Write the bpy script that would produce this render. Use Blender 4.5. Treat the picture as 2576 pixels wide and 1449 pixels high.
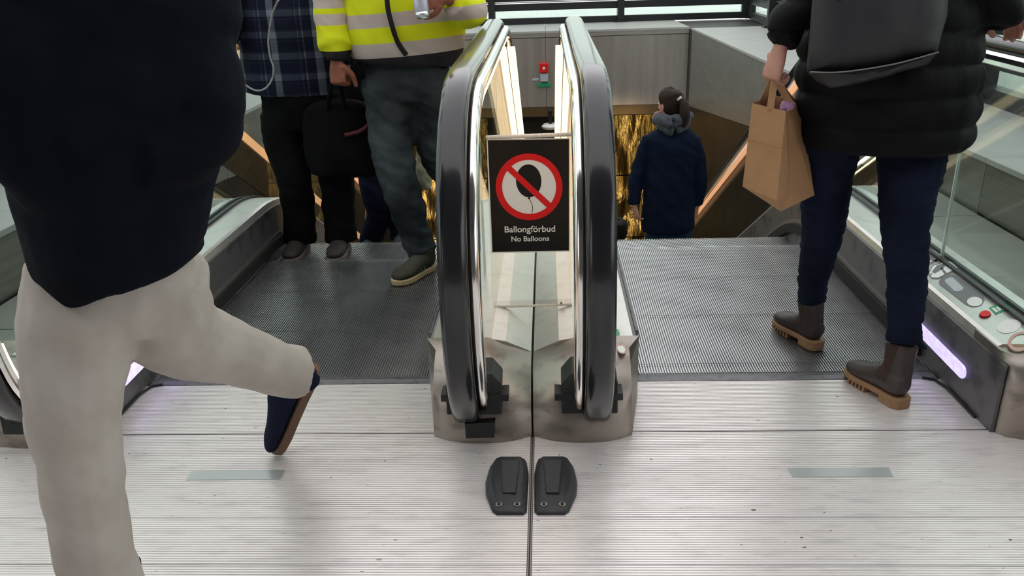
import bpy, bmesh, math, random
from mathutils import Vector, Matrix, noise
random.seed(7)
sc = bpy.context.scene
for o in list(bpy.data.objects): bpy.data.objects.remove(o)
C = sc.collection
PI = math.pi
# ------------------------------------------------------------------ camera, world, lights, exposure
FPX, CAMX, CAMH, YAW, PITCH, ROLL = 2035.07, .0599, 1.3296, .0509, .3797, .0334
_f = Vector((-math.sin(YAW)*math.cos(PITCH), math.cos(YAW)*math.cos(PITCH), -math.sin(PITCH)))
_r = Vector((math.cos(YAW), math.sin(YAW), 0)); _d = _f.cross(_r)
_c, _s = math.cos(ROLL), math.sin(ROLL)
RT, DN, FW = _c*_r + _s*_d, -_s*_r + _c*_d, _f
CAM = Vector((CAMX, 0, CAMH))
cd = bpy.data.cameras.new('camera'); cam = bpy.data.objects.new('camera', cd); C.objects.link(cam)
M = Matrix((RT, -DN, -FW)).transposed().to_4x4(); M.translation = CAM
cam.matrix_world = M
cd.sensor_width = 36; cd.lens = FPX/2576*36; cd.clip_start = .02; cd.clip_end = 400
sc.camera = cam
def UN(u, v, x=None, y=None, z=None):
    """point of the ray through photo pixel (u,v) on the plane x=, y= or z="""
    D = RT*((u-1288)/FPX) + DN*((v-724.5)/FPX) + FW
    if x is not None: t = (x-CAM.x)/D.x
    elif y is not None: t = (y-CAM.y)/D.y
    else: t = (z-CAM.z)/D.z
    return CAM + D*t
w = bpy.data.worlds.new('overcast_sky'); sc.world = w; w.use_nodes = True
bg = w.node_tree.nodes['Background']; bg.inputs[0].default_value = (.985, .975, 1, 1); bg.inputs[1].default_value = 1.05
vs = sc.view_settings; vs.view_transform = 'Standard'; vs.look = 'None'; vs.gamma = 1; vs.use_curve_mapping = False
vs.exposure = 0.58

# ------------------------------------------------------------------ materials
MATS = {}
def mat(name, col, rough=.6, metal=0, bump=None, var=None, emit=None, spec=None, trans=0, ior=1.45, coat=0, aniso=None):
    if name in MATS: return MATS[name]
    m = bpy.data.materials.new(name); m.use_nodes = True; MATS[name] = m
    nt = m.node_tree; N, L = nt.nodes, nt.links; b = N['Principled BSDF']
    b.inputs['Base Color'].default_value = (*col, 1); b.inputs['Roughness'].default_value = rough; b.inputs['Metallic'].default_value = metal
    if spec is not None: b.inputs['Specular IOR Level'].default_value = spec
    if trans: b.inputs['Transmission Weight'].default_value = trans; b.inputs['IOR'].default_value = ior
    if coat: b.inputs['Coat Weight'].default_value = coat; b.inputs['Coat Roughness'].default_value = .1
    if emit: b.inputs['Emission Color'].default_value = (*emit[0], 1); b.inputs['Emission Strength'].default_value = emit[1]
    tc = None
    if bump or var: tc = N.new('ShaderNodeTexCoord')
    def nz(scale, detail=4):
        mp = N.new('ShaderNodeMapping'); L.new(tc.outputs['Object'], mp.inputs[0])
        n = N.new('ShaderNodeTexNoise'); L.new(mp.outputs[0], n.inputs['Vector']); n.inputs['Detail'].default_value = detail
        if isinstance(scale, tuple): mp.inputs['Scale'].default_value = scale; n.inputs['Scale'].default_value = 1
        else: n.inputs['Scale'].default_value = scale
        return n
    if var:   # (scale, colour2, low, high)
        n = nz(var[0]); r = N.new('ShaderNodeMapRange'); L.new(n.outputs['Fac'], r.inputs[0])
        r.inputs[1].default_value = var[2]; r.inputs[2].default_value = var[3]
        mx = N.new('ShaderNodeMix'); mx.data_type = 'RGBA'; L.new(r.outputs[0], mx.inputs[0])
        mx.inputs[6].default_value = (*col, 1); mx.inputs[7].default_value = (*var[1], 1); L.new(mx.outputs[2], b.inputs['Base Color'])
    if bump:
        n = nz(bump[0], 5); bp = N.new('ShaderNodeBump'); bp.inputs['Strength'].default_value = bump[1]; bp.inputs['Distance'].default_value = bump[2] if len(bump) > 2 else .01
        L.new(n.outputs['Fac'], bp.inputs['Height']); L.new(bp.outputs[0], b.inputs['Normal'])
    return m
def glassmat(name, tint, mix=.9):
    m = bpy.data.materials.new(name); m.use_nodes = True; MATS[name] = m
    nt = m.node_tree; N, L = nt.nodes, nt.links
    N.remove(N['Principled BSDF'])
    tr = N.new('ShaderNodeBsdfTransparent'); tr.inputs[0].default_value = (*tint, 1)
    gl = N.new('ShaderNodeBsdfGlossy'); gl.inputs['Roughness'].default_value = .02
    lw = N.new('ShaderNodeLayerWeight'); lw.inputs[0].default_value = .5
    pw = N.new('ShaderNodeMath'); pw.operation = 'POWER'; L.new(lw.outputs['Facing'], pw.inputs[0]); pw.inputs[1].default_value = 4.5
    fr = N.new('ShaderNodeMath'); fr.operation = 'MULTIPLY_ADD'; L.new(pw.outputs[0], fr.inputs[0]); fr.inputs[1].default_value = .35; fr.inputs[2].default_value = .035
    mx = N.new('ShaderNodeMixShader'); L.new(fr.outputs[0], mx.inputs[0]); L.new(tr.outputs[0], mx.inputs[1]); L.new(gl.outputs[0], mx.inputs[2])
    L.new(mx.outputs[0], N['Material Output'].inputs[0])
    return m
m_plate = mat('ribbed_aluminium', (.91, .865, .845), .36, .55, var=((9, 40, 3), (.74, .70, .685), .50, .80))
def add_specks(m, scale, lo, col):
    nt = m.node_tree; N, L = nt.nodes, nt.links; b = N['Principled BSDF']; src = b.inputs['Base Color'].links[0].from_socket
    tc = N.new('ShaderNodeTexCoord'); mp = N.new('ShaderNodeMapping'); mp.inputs['Scale'].default_value = scale; L.new(tc.outputs['Object'], mp.inputs[0])
    n = N.new('ShaderNodeTexNoise'); n.inputs['Scale'].default_value = 1; n.inputs['Detail'].default_value = 1; L.new(mp.outputs[0], n.inputs['Vector'])
    r = N.new('ShaderNodeMapRange'); L.new(n.outputs['Fac'], r.inputs[0]); r.inputs[1].default_value = lo; r.inputs[2].default_value = lo+.03
    mx = N.new('ShaderNodeMix'); mx.data_type = 'RGBA'; L.new(r.outputs[0], mx.inputs[0]); L.new(src, mx.inputs[6]); mx.inputs[7].default_value = (*col, 1); L.new(mx.outputs[2], b.inputs['Base Color'])
add_specks(m_plate, (34, 120, 10), .765, (.12, .10, .09))
m_seam = mat('seam_metal', (.30, .28, .27), .5, .6)
m_groove = mat('dirty_groove', (.06, .055, .05), .8)
m_steel = mat('brushed_steel', (.50, .46, .43), .34, .9, var=((3, 3, 60), (.40, .37, .34), .4, .7))
m_base = mat('scuffed_steel', (.34, .30, .265), .38, .9, var=((14, 14, 30), (.20, .17, .15), .5, .75), bump=(60, .06))
m_chrome = mat('chrome', (.80, .78, .76), .12, 1)
m_deck = mat('deck_steel', (.62, .61, .58), .32, .7, var=(18, (.52, .51, .48), .5, .8))
m_skirt = mat('dark_skirt', (.12, .113, .12), .42, .3, var=((30, 12, 12), (.045, .043, .047), .5, .7))
m_skirt_edge = mat('skirt_edge', (.25, .235, .22), .4, .7)
m_brush = mat('black_brush', (.008, .008, .008), .8)
m_rubber = mat('black_handrail_rubber', (.012, .013, .015), .2, 0, coat=.4)
m_block = mat('worn_black_rubber', (.022, .023, .026), .5, 0, var=(40, (.06, .05, .045), .55, .8), bump=(150, .15))
m_blackp = mat('black_plastic', (.008, .008, .009), .45)
m_tread = mat('step_aluminium', (.52, .525, .53), .30, .9, var=(5, (.40, .405, .41), .45, .75))
m_comb = mat('comb_metal', (.17, .165, .175), .45, .6, var=(30, (.10, .10, .11), .5, .7))
m_glass = glassmat('balustrade_glass', (.90, .95, .93))
m_acryl = glassmat('clear_acrylic', (.96, .95, .94))
m_winglass = glassmat('window_glass', (.86, .93, .88))
m_gedge = mat('glass_edge', (.55, .62, .58), .2)
m_warm = mat('warm_led', (1, .8, .55), .5, emit=((1, .72, .42), 1.35))
m_warm2 = mat('warm_led_downlight', (1, .75, .5), .5, emit=((1, .66, .38), 2.2))
m_copper = mat('copper_lit_strip', (.8, .4, .2), .5, emit=((1, .44, .20), .34))
m_led = mat('white_led', (1, 1, 1), .5, emit=((1, .88, .66), 5))
m_violet = mat('violet_led', (.6, .55, .9), .4, emit=((.55, .45, 1), .75), var=(60, (1, 1, 1), .45, .6))
m_stone = mat('pale_stone', (.20, .21, .185), .5, 0, var=(4, (.165, .175, .155), .4, .7))
m_ledge = mat('pale_ledge_stone', (.38, .38, .365), .5, 0, var=(6, (.34, .34, .325), .4, .7))
m_ledgeside = mat('ledge_steel', (.26, .25, .22), .38, .6, var=((2, 2, 40), (.21, .20, .175), .4, .7))
m_wallsteel = mat('back_wall_steel', (.46, .43, .39), .36, .85, var=((6, 3, .5), (.34, .31, .28), .35, .7))
m_sidesteel = mat('side_wall_steel', (.34, .335, .31), .4, .7, var=((1, 3, 14), (.28, .275, .25), .4, .7))
m_dark = mat('dark_gloss_panel', (.016, .014, .013), .42, .0, spec=.25, var=(3, (.035, .025, .018), .4, .7))
m_bronze = mat('bronze_panel', (.13, .085, .055), .35, .7, var=((2, 2, 10), (.09, .06, .04), .4, .7))
m_gold = mat('wavy_gold_sheet', (.72, .42, .10), .10, 1, bump=((2.6, 1.0, .7), .22, .25))
m_goldf = mat('brass_fascia', (.15, .10, .05), .35, .8)
m_frame = mat('black_window_frame', (.018, .019, .021), .4, .3)
m_tunnel = mat('tunnel_dark', (.03, .026, .022), .5)
m_hall = mat('hall_ceiling_paint', (.16, .15, .145), .7)
m_out = mat('outdoor_paving', (.80, .82, .82), .8, var=(.6, (.70, .73, .72), .4, .7))
m_white = mat('white_print', (.80, .78, .75), .45)
m_black = mat('black_print', (.006, .005, .004), .3, 0, spec=.2)
m_red = mat('red_print', (.70, .012, .014), .45, spec=.2)
m_navy_print = mat('navy_print', (.015, .03, .09), .4)
m_green = mat('green_print', (.02, .28, .12), .4)
m_greyp = mat('grey_print', (.14, .14, .15), .45)
m_lgrey = mat('light_grey_print', (.45, .46, .50), .4)
m_pale = mat('pale_wiped_metal', (.52, .55, .545), .3, .5)
m_skin = mat('skin', (.50, .26, .19), .5, var=(30, (.44, .20, .15), .4, .7))
m_skin2 = mat('tanned_skin', (.30, .10, .055), .5, var=(30, (.22, .07, .04), .4, .7))
m_eye = mat('eye', (.7, .7, .68), .2)
m_hair = mat('brown_hair', (.020, .011, .008), .55, spec=.15, bump=((120, 120, 8), .5))
m_hair2 = mat('dark_hair', (.010, .008, .007), .55, spec=.12, bump=((120, 120, 8), .5))
def cloth(name, a, b, sc1=9, bs=300, st=.25, rough=.85): return mat(name, a, rough, 0, bump=(bs, st, .004), var=(sc1, b, .4, .65), spec=.08)
m_coat = cloth('dark_navy_wool', (.0045, .006, .011), (.003, .004, .008))
m_beige = cloth('beige_chino', (.46, .425, .38), (.40, .365, .32))
m_suede = cloth('navy_suede', (.010, .014, .032), (.007, .010, .022))
m_brownsole = mat('brown_sole', (.12, .06, .03), .6)
m_puffer = mat('black_puffer_nylon', (.0048, .0048, .0058), .6, bump=(60, .2, .01), spec=.10)
m_jeans = cloth('dark_blue_jeans', (.010, .014, .032), (.006, .009, .02))
m_boot = mat('brown_leather', (.040, .027, .026), .5, bump=(120, .12), var=(14, (.028, .019, .02), .4, .7))
m_elastic = mat('boot_elastic', (.035, .014, .010), .8)
m_gum = mat('gum_sole', (.30, .165, .08), .6, var=(25, (.24, .13, .065), .4, .7))
m_pack = mat('charcoal_bag_fabric', (.019, .019, .023), .55, bump=(200, .2, .003))
m_pack2 = mat('black_bag_base', (.011, .011, .011), .5)
m_kraft = mat('kraft_paper', (.46, .26, .125), .75, bump=(40, .1, .004), var=(18, (.42, .235, .11), .4, .7))
m_pink = mat('pink_tissue', (.62, .33, .58), .7)
m_trous = cloth('black_trousers', (.006, .006, .007), (.004, .004, .005))
m_shoe = mat('black_trainers', (.03, .022, .02), .7)
m_shoesole = mat('grey_sole', (.16, .13, .12), .7)
m_faded = cloth('faded_jeans', (.048, .057, .064), (.013, .016, .020), 4)
m_hem = cloth('charcoal_rib', (.028, .026, .03), (.02, .018, .02))
m_sneak = cloth('olive_grey_sneaker', (.06, .058, .045), (.045, .042, .033))
m_sneaksole = mat('cream_sole', (.45, .36, .2), .6)
m_teal = mat('teal_stripe', (.01, .07, .06), .6)
m_navyjean = cloth('navy_jeans', (.012, .013, .035), (.007, .008, .02))
m_navy = cloth('navy_coat_fabric', (.006, .011, .028), (.004, .008, .021))
m_hood = cloth('grey_hood_fleece', (.075, .085, .10), (.055, .062, .075), 30)
m_bluejean = cloth('mid_blue_jeans', (.02, .05, .10), (.015, .037, .075))
m_scarf = cloth('pink_scarf', (.32, .20, .20), (.27, .16, .17))
m_cord = mat('grey_cord', (.33, .33, .34), .5)
m_alu = mat('can_aluminium', (.75, .75, .77), .25, .9)
m_canp = mat('can_print', (.55, .55, .68), .35, .3)
m_hiyel = cloth('fluorescent_yellow', (.62, .66, .015), (.50, .54, .01), 8)
m_refl = cloth('reflective_band', (.46, .39, .35), (.40, .34, .30), 8)
m_redtrim = mat('red_trim', (.09, .008, .012), .7)
m_bagblk = cloth('black_holdall', (.006, .006, .007), (.004, .004, .005))
m_cream = cloth('cream_cloth', (.40, .36, .28), (.33, .29, .22))

def plaid_material():
    m = bpy.data.materials.new('navy_plaid'); m.use_nodes = True; nt = m.node_tree; N, L = nt.nodes, nt.links; b = N['Principled BSDF']
    tc = N.new('ShaderNodeTexCoord'); sp = N.new('ShaderNodeSeparateXYZ'); L.new(tc.outputs['Object'], sp.inputs[0])
    def mth(op, a, bb=None):
        n = N.new('ShaderNodeMath'); n.operation = op
        for i, q in enumerate((a, bb)):
            if q is None: continue
            if isinstance(q, (int, float)): n.inputs[i].default_value = q
            else: L.new(q, n.inputs[i])
        return n.outputs[0]
    def band(src, period, off, width):
        q = mth('PINGPONG', mth('ADD', src, off), period/2)
        return mth('LESS_THAN', q, width/2)
    X, Z = sp.outputs['X'], sp.outputs['Z']
    t = mth('MULTIPLY', band(X, .20, .03, .032), .55)
    t = mth('ADD', t, mth('MULTIPLY', band(X, .20, .09, .006), .35))
    t = mth('ADD', t, mth('MULTIPLY', band(X, .10, .012, .004), .2))
    t = mth('ADD', t, mth('MULTIPLY', band(Z, .098, .02, .030), .35))
    t = mth('ADD', t, mth('MULTIPLY', band(Z, .049, .0, .004), .12))
    rp = N.new('ShaderNodeValToRGB'); L.new(t, rp.inputs[0])
    e = rp.color_ramp.elements; e[0].position = 0; e[0].color = (.006, .008, .022, 1); e[1].position = .9; e[1].color = (.17, .19, .23, 1)
    k = e.new(.35); k.color = (.030, .037, .060, 1)
    L.new(rp.outputs[0], b.inputs['Base Color']); b.inputs['Roughness'].default_value = .9; b.inputs['Specular IOR Level'].default_value = .2
    return m
m_plaid = plaid_material()

# ------------------------------------------------------------------ object helpers
def tag(o, label=None, cat=None, group=None, kind=None):
    for k, v in (('label', label), ('category', cat), ('group', group), ('kind', kind)):
        if v: o[k] = v
    return o
def link(name, me, m, parent=None, smooth=False):
    o = bpy.data.objects.new(name, me); C.objects.link(o)
    for q in (m if isinstance(m, (list, tuple)) else [m]):
        if q is not None: me.materials.append(q)
    if smooth:
        for p in me.polygons: p.use_smooth = True
    if parent is not None:
        o.parent = parent; o.matrix_parent_inverse = parent_world(parent).inverted()
    return o
def parent_world(p):
    mm = Matrix.LocRotScale(p.location, p.rotation_euler, p.scale)
    return (parent_world(p.parent) @ p.matrix_parent_inverse @ mm) if p.parent else mm
def empty(name, loc=(0, 0, 0), **kw):
    o = bpy.data.objects.new(name, None); o.location = loc; o.empty_display_size = .1; C.objects.link(o); return tag(o, **kw)
class MB:
    def __init__(s): s.v = []; s.f = []
    def add(s, vs, fs):
        n = len(s.v); s.v += [tuple(q) for q in vs]; s.f += [tuple(i+n for i in f) for f in fs]; return s
    def box(s, a, b):
        x0, y0, z0 = a; x1, y1, z1 = b
        return s.add([(x0, y0, z0), (x1, y0, z0), (x1, y1, z0), (x0, y1, z0), (x0, y0, z1), (x1, y0, z1), (x1, y1, z1), (x0, y1, z1)],
                     [(3, 2, 1, 0), (4, 5, 6, 7), (0, 1, 5, 4), (1, 2, 6, 5), (2, 3, 7, 6), (3, 0, 4, 7)])
    def prism(s, pts, ext):
        """planar loop of Vectors extruded along vector ext"""
        pts = [Vector(p) for p in pts]; n = len(pts); e = Vector(ext)
        return s.add(pts + [p+e for p in pts], [tuple(range(n))[::-1], tuple(range(n, 2*n))] + [(i, (i+1) % n, n+(i+1) % n, n+i) for i in range(n)])
    def sweep(s, path, sec, caps=True):
        """path [(y,z)], section [(x, n)] loop; n is measured along the path's upward normal"""
        k = len(sec); vs = []
        for i, (y, z) in enumerate(path):
            a = path[max(i-1, 0)]; b = path[min(i+1, len(path)-1)]
            t = Vector((b[0]-a[0], b[1]-a[1])).normalized(); nn = (-t.y, t.x)
            for (x, d) in sec: vs.append((x, y+nn[0]*d, z+nn[1]*d))
        fs = []
        for i in range(len(path)-1):
            for j in range(k): fs.append((i*k+j, i*k+(j+1) % k, (i+1)*k+(j+1) % k, (i+1)*k+j))
        if caps: fs += [tuple(range(k))[::-1], tuple(range((len(path)-1)*k, len(path)*k))]
        return s.add(vs, fs)
    def tube(s, pts, r, seg=8):
        pts = [Vector(p) for p in pts]; vs = []; up = Vector((0, 0, 1))
        rr = r if isinstance(r, (list, tuple)) else [r]*len(pts)
        for i, p in enumerate(pts):
            t = (pts[min(i+1, len(pts)-1)]-pts[max(i-1, 0)]).normalized()
            a = t.cross(up if abs(t.z) < .95 else Vector((0, 1, 0))).normalized(); b = t.cross(a)
            for j in range(seg):
                q = 2*PI*j/seg; vs.append(p + rr[i]*(a*math.cos(q)+b*math.sin(q)))
        fs = [(i*seg+j, i*seg+(j+1) % seg, (i+1)*seg+(j+1) % seg, (i+1)*seg+j) for i in range(len(pts)-1) for j in range(seg)]
        fs += [tuple(range(seg))[::-1], tuple(range((len(pts)-1)*seg, len(pts)*seg))]
        return s.add(vs, fs)
    def mesh(s, name):
        me = bpy.data.meshes.new(name); me.from_pydata(s.v, [], s.f)
        bm = bmesh.new(); bm.from_mesh(me); bmesh.ops.recalc_face_normals(bm, faces=bm.faces); bm.to_mesh(me); bm.free(); return me
    def build(s, name, m, parent=None, smooth=False, bevel=0):
        o = link(name, s.mesh(name), m, parent, smooth)
        if bevel:
            b = o.modifiers.new('bevel', 'BEVEL'); b.width = bevel; b.segments = 2; b.limit_method = 'ANGLE'
        if smooth == 'auto' or (smooth and bevel):
            pass
        return o
def autosmooth(o, ang=40):
    bm = bmesh.new(); bm.from_mesh(o.data)
    for e in bm.edges: e.smooth = (len(e.link_faces) == 2 and e.calc_face_angle(0) < math.radians(ang))
    for f in bm.faces: f.smooth = True
    bm.to_mesh(o.data); bm.free(); return o
def catmull(P, n=6):
    """P list of tuples (any length) -> smooth samples"""
    out = []; P = [tuple(p) for p in P]
    for i in range(len(P)-1):
        a, b, c, d = P[max(i-1, 0)], P[i], P[i+1], P[min(i+2, len(P)-1)]
        for k in range(n):
            t = k/n
            out.append(tuple(.5*(2*b[j]+(c[j]-a[j])*t+(2*a[j]-5*b[j]+4*c[j]-d[j])*t*t+(-a[j]+3*b[j]-3*c[j]+d[j])*t**3) for j in range(len(b))))
    out.append(P[-1]); return out
# organic shapes: lofted chains fused by a voxel remesh into one continuous surface
def chain(vs, fs, P, side=(1, 0, 0), n=5, seg=14):
    """P = [(pos, r_side, r_depth)]"""
    S = catmull([(*Vector(p[0]), p[1], p[2] if len(p) > 2 else p[1]) for p in P], n)
    side = Vector(side); base = len(vs); k = 0
    pts = [Vector(q[:3]) for q in S]
    for i, q in enumerate(S):
        t = (pts[min(i+1, len(S)-1)]-pts[max(i-1, 0)]).normalized()
        a = side - t*side.dot(t)
        if a.length < .1: a = Vector((0, 1, 0)) - t*t.y
        a.normalize(); b = t.cross(a)
        for j in range(seg):
            an = 2*PI*j/seg; vs.append(pts[i] + a*(max(q[3], .001)*math.cos(an)) + b*(max(q[4], .001)*math.sin(an)))
    m = len(S)
    for i in range(m-1):
        for j in range(seg): fs.append((base+i*seg+j, base+i*seg+(j+1) % seg, base+(i+1)*seg+(j+1) % seg, base+(i+1)*seg+j))
    # domed ends
    for end, d in ((0, -1), (m-1, 1)):
        t = (pts[min(end+1, m-1)]-pts[max(end-1, 0)]).normalized()*d
        r = min(S[end][3], S[end][4]); vs.append(pts[end]+t*min(r*.5, .015)); ci = len(vs)-1
        for j in range(seg): fs.append((ci, base+end*seg+j, base+end*seg+(j+1) % seg))
def fuse_mesh(name, chains, voxel, disp=None, smooth=2):
    vs, fs = [], []
    for ch in chains:
        if isinstance(ch, dict): chain(vs, fs, ch['P'], ch.get('side', (1, 0, 0)), ch.get('n', 5), ch.get('seg', 14))
        else: chain(vs, fs, ch)
    me = bpy.data.meshes.new(name); me.from_pydata([tuple(v) for v in vs], [], fs)
    bm = bmesh.new(); bm.from_mesh(me); bmesh.ops.recalc_face_normals(bm, faces=bm.faces); bm.to_mesh(me); bm.free()
    o = bpy.data.objects.new('tmp', me); C.objects.link(o)
    md = o.modifiers.new('r', 'REMESH'); md.mode = 'VOXEL'; md.voxel_size = voxel; md.use_smooth_shade = True
    if smooth:
        s = o.modifiers.new('s', 'SMOOTH'); s.iterations = smooth; s.factor = .5
    dg = bpy.context.evaluated_depsgraph_get(); dg.update()
    out = bpy.data.meshes.new_from_object(o.evaluated_get(dg)); out.name = name
    bpy.data.objects.remove(o); bpy.data.meshes.remove(me)
    if disp:
        nn = [v.normal.copy() for v in out.vertices]
        for v, n in zip(out.vertices, nn):
            v.co += disp(v.co, n)
    for p in out.polygons: p.use_smooth = True
    out.update(); return out
def fuse(name, chains, voxel, m, parent, disp=None, smooth=2):
    return link(name, fuse_mesh(name, chains, voxel, disp, smooth), m, parent)
def folds(amp=.006, fx=9, fz=22, seed=0):
    def f(co, n):
        q = Vector((co.x*fx+seed, co.y*fx, co.z*fz+seed*.7 + co.x*6))
        return n*(amp*(noise.noise(q) + .5*noise.noise(q*2.3)))
    return f

# ------------------------------------------------------------------ the escalator path
def nose_path(y0=2.2, y1=11.0):
    P = [(y, 0.) for y in (y0, 2.6, 3.0, 3.4, 3.85)]
    for i in range(1, 9):
        a = math.radians(30*i/8); P.append((3.85+math.sin(a), -1+math.cos(a)))
    y, z = P[-1]; k = math.tan(math.radians(30))
    n = 8
    for i in range(1, n+1):
        yy = y+(y1-y)*i/n; P.append((yy, z-(yy-y)*k))
    return P
NOSE = nose_path()
def nose_z(y):
    for (a, za), (b, zb) in zip(NOSE, NOSE[1:]):
        if y <= b: return za+(zb-za)*(y-a)/(b-a)
    return NOSE[-1][1]
RC = (2.44, .567)
NEWEL = catmull([(2.30, .030), (2.20, .030), (2.12, .046), (2.045, .098), (1.978, .21), (1.945, .35), (1.938, .49), (1.955, .635), (1.995, .765), (2.065, .885), (2.165, .978), (2.29, 1.036), (2.44, 1.057)], 3)
def rail_path(shift=0., newel=True, y1=11.0, inlet=True):
    """outer surface of the handrail, moved inwards by shift"""
    P = []
    if newel: P += NEWEL if inlet else NEWEL[6:]
    else: P += [(2.44, 1.057)]
    P += [(2.9, 1.065), (3.4, 1.075), (3.9, 1.087)]
    for i in range(0, 9):
        a = math.radians(29.7*i/8); P.append((4.09+.9*math.sin(a), .19+.9*math.cos(a)))
    y, z = P[-1]; k = math.tan(math.radians(29.7))
    for i in range(1, 9):
        yy = y+(y1-y)*i/8; P.append((yy, z-(yy-y)*k))
    if not shift: return P
    Q = []
    for i, p in enumerate(P):
        a, b = P[max(i-1, 0)], P[min(i+1, len(P)-1)]; l = math.hypot(b[0]-a[0], b[1]-a[1])
        Q.append((p[0]+(b[1]-a[1])/l*shift, p[1]-(b[0]-a[0])/l*shift))
    return Q
# ------------------------------------------------------------------ the setting
def ribbed(x0, x1, y0, y1, pitch=.0088, z=0.):
    mb = MB(); n = max(1, round((y1-y0)/pitch)); p = (y1-y0)/n; prof = []
    for i in range(n):
        a = y0+i*p; prof += [(a, z-.0022), (a+.22*p, z-.0022), (a+.36*p, z), (a+.86*p, z)]
    prof.append((y1, z-.0022)); k = len(prof)
    vs = [(x0, *q) for q in prof]+[(x1, *q) for q in prof]
    mb.add(vs, [(i, i+1, k+i+1, k+i) for i in range(k-1)])
    return mb
floor = tag(MB().box((-1.6, -3, -.12), (1.6, 2.49, -.006)).box((-2.4, -3, -.12), (-1.6, 2.137, -.006)).box((1.6, -3, -.12), (2.4, 2.137, -.006)).build('floor', m_groove), 'dark bed of the ribbed metal landing before the escalators', 'floor', kind='structure')
rows = [(2.140, 2.452), (1.7255, 2.133), (1.5475, 1.7225), (1.3695, 1.5445), (1.19, 1.3665), (.8, 1.187), (.2, .796), (-.6, .196), (-2, -.604)]
for sx in (-1, 1):
    for (a, b) in rows:
        x0, x1 = sorted((sx*.006, sx*(1.372 if b > 2.135 else 2.392))); ribbed(x0, x1, a, b).build('landing_plate', m_plate, floor)
    MB().box((-.0045 if sx < 0 else .0015, -2, -.006), (-.0015 if sx < 0 else .0045, 2.11, -.0008)).build('seam_strip', m_seam, floor)
# side floors of pale slabs, the parapets with their ledges, the well walls
for sx, side in ((-1, 'left'), (1, 'right')):
    fs_ = tag(MB().box((sx*1.60 if sx > 0 else -2.40, 2.14, -.20), (2.40 if sx > 0 else -1.60, 4.95, -.035)).build('floor', m_groove), 'pale stone side floor between %s escalator and low parapet' % side, 'floor', kind='structure')
    ys = [2.14, 2.95, 4.28, 4.95]
    for a, b in zip(ys, ys[1:]):
        x0, x1 = sorted((sx*1.60, sx*2.372)); MB().box((x0, a+.003, -.035), (x1, b-.003, 0)).build('floor_slab', m_stone, fs_)
    wl = tag(MB().box((min(sx*2.402, sx*4.2), -3, -4.3), (max(sx*2.402, sx*4.2), 15.9, .268)).build('wall_'+side, m_tunnel), 'low steel clad parapet and stairwell wall on the %s' % side, 'wall', kind='structure')
    ys = [-3, -1.5, 0, 1.5, 2.9, 4.35, 5.9, 7.6, 9.4, 11.5, 13.7]
    for a, b in zip(ys, ys[1:]):
        x0, x1 = sorted((sx*2.388, sx*4.2)); MB().box((x0, a+.002, .268), (x1, b-.002, .30)).build('ledge_slab', m_ledge, wl, bevel=.004)
        x0, x1 = sorted((sx*2.396, sx*2.404))
        if b <= 4.36:
            MB().box((x0, a+.002, -.0), (x1, b-.002, .266)).build('wall_panel', m_ledgeside, wl)
        else:
            # upper steel cladding, its lower edge falling slowly towards the far end
            e0 = -.02-.105*(a-5) if a > 4.4 else -.02; e1 = -.02-.105*(b-5)
            pm = m_sidesteel
            MB().prism([(x0, a+.002, e0), (x0, b-.002, e1), (x0, b-.002, .266), (x0, a+.002, .266)], (x1-x0, 0, 0)).build('wall_panel', pm, wl)
            MB().prism([(x0, a+.002, -4.25), (x0, b-.002, -4.25), (x0, b-.002, e1-.006), (x0, a+.002, e0-.006)], (x1-x0, 0, 0)).build('lower_wall_panel', m_dark, wl)
    # sloping LED lines right, emissive copper band for lamplit metal left, ribbed band beneath
    y0, z0 = (5.3, .31) if sx > 0 else (5.9, .43)
    xi = sx*2.392
    for nm, d0, d1, m in ((('glow_line', 0, .022, m_led), ('glow_line', -.06, -.046, m_warm)) if sx > 0 else (('glow_line', -.06, .03, m_copper),)):
        L_ = 6.5
        MB().prism([(xi, y0, z0+d0-.0), (xi, y0+L_, z0+d0-L_*.575), (xi, y0+L_, z0+d1-L_*.575), (xi, y0, z0+d1)], (-sx*.004, 0, 0)).build(nm, m, wl)
    MB().prism([(xi, y0, z0-.42), (xi, y0+6.5, z0-.42-6.5*.575), (xi, y0+6.5, z0-.07-6.5*.575), (xi, y0, z0-.07)], (-sx*.002, 0, 0)).build('bronze_band', m_bronze, wl)
    rb = MB()
    for i in range(110):
        yy = y0+i*.05; zz = z0-.07-(yy-y0)*.575
        rb.box((min(xi-sx*.003, xi-sx*.007), yy, zz-.34), (max(xi-sx*.003, xi-sx*.007), yy+.022, zz-.012))
    tag(rb.build('band_ribs', m_bronze, wl), kind='stuff')
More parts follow.
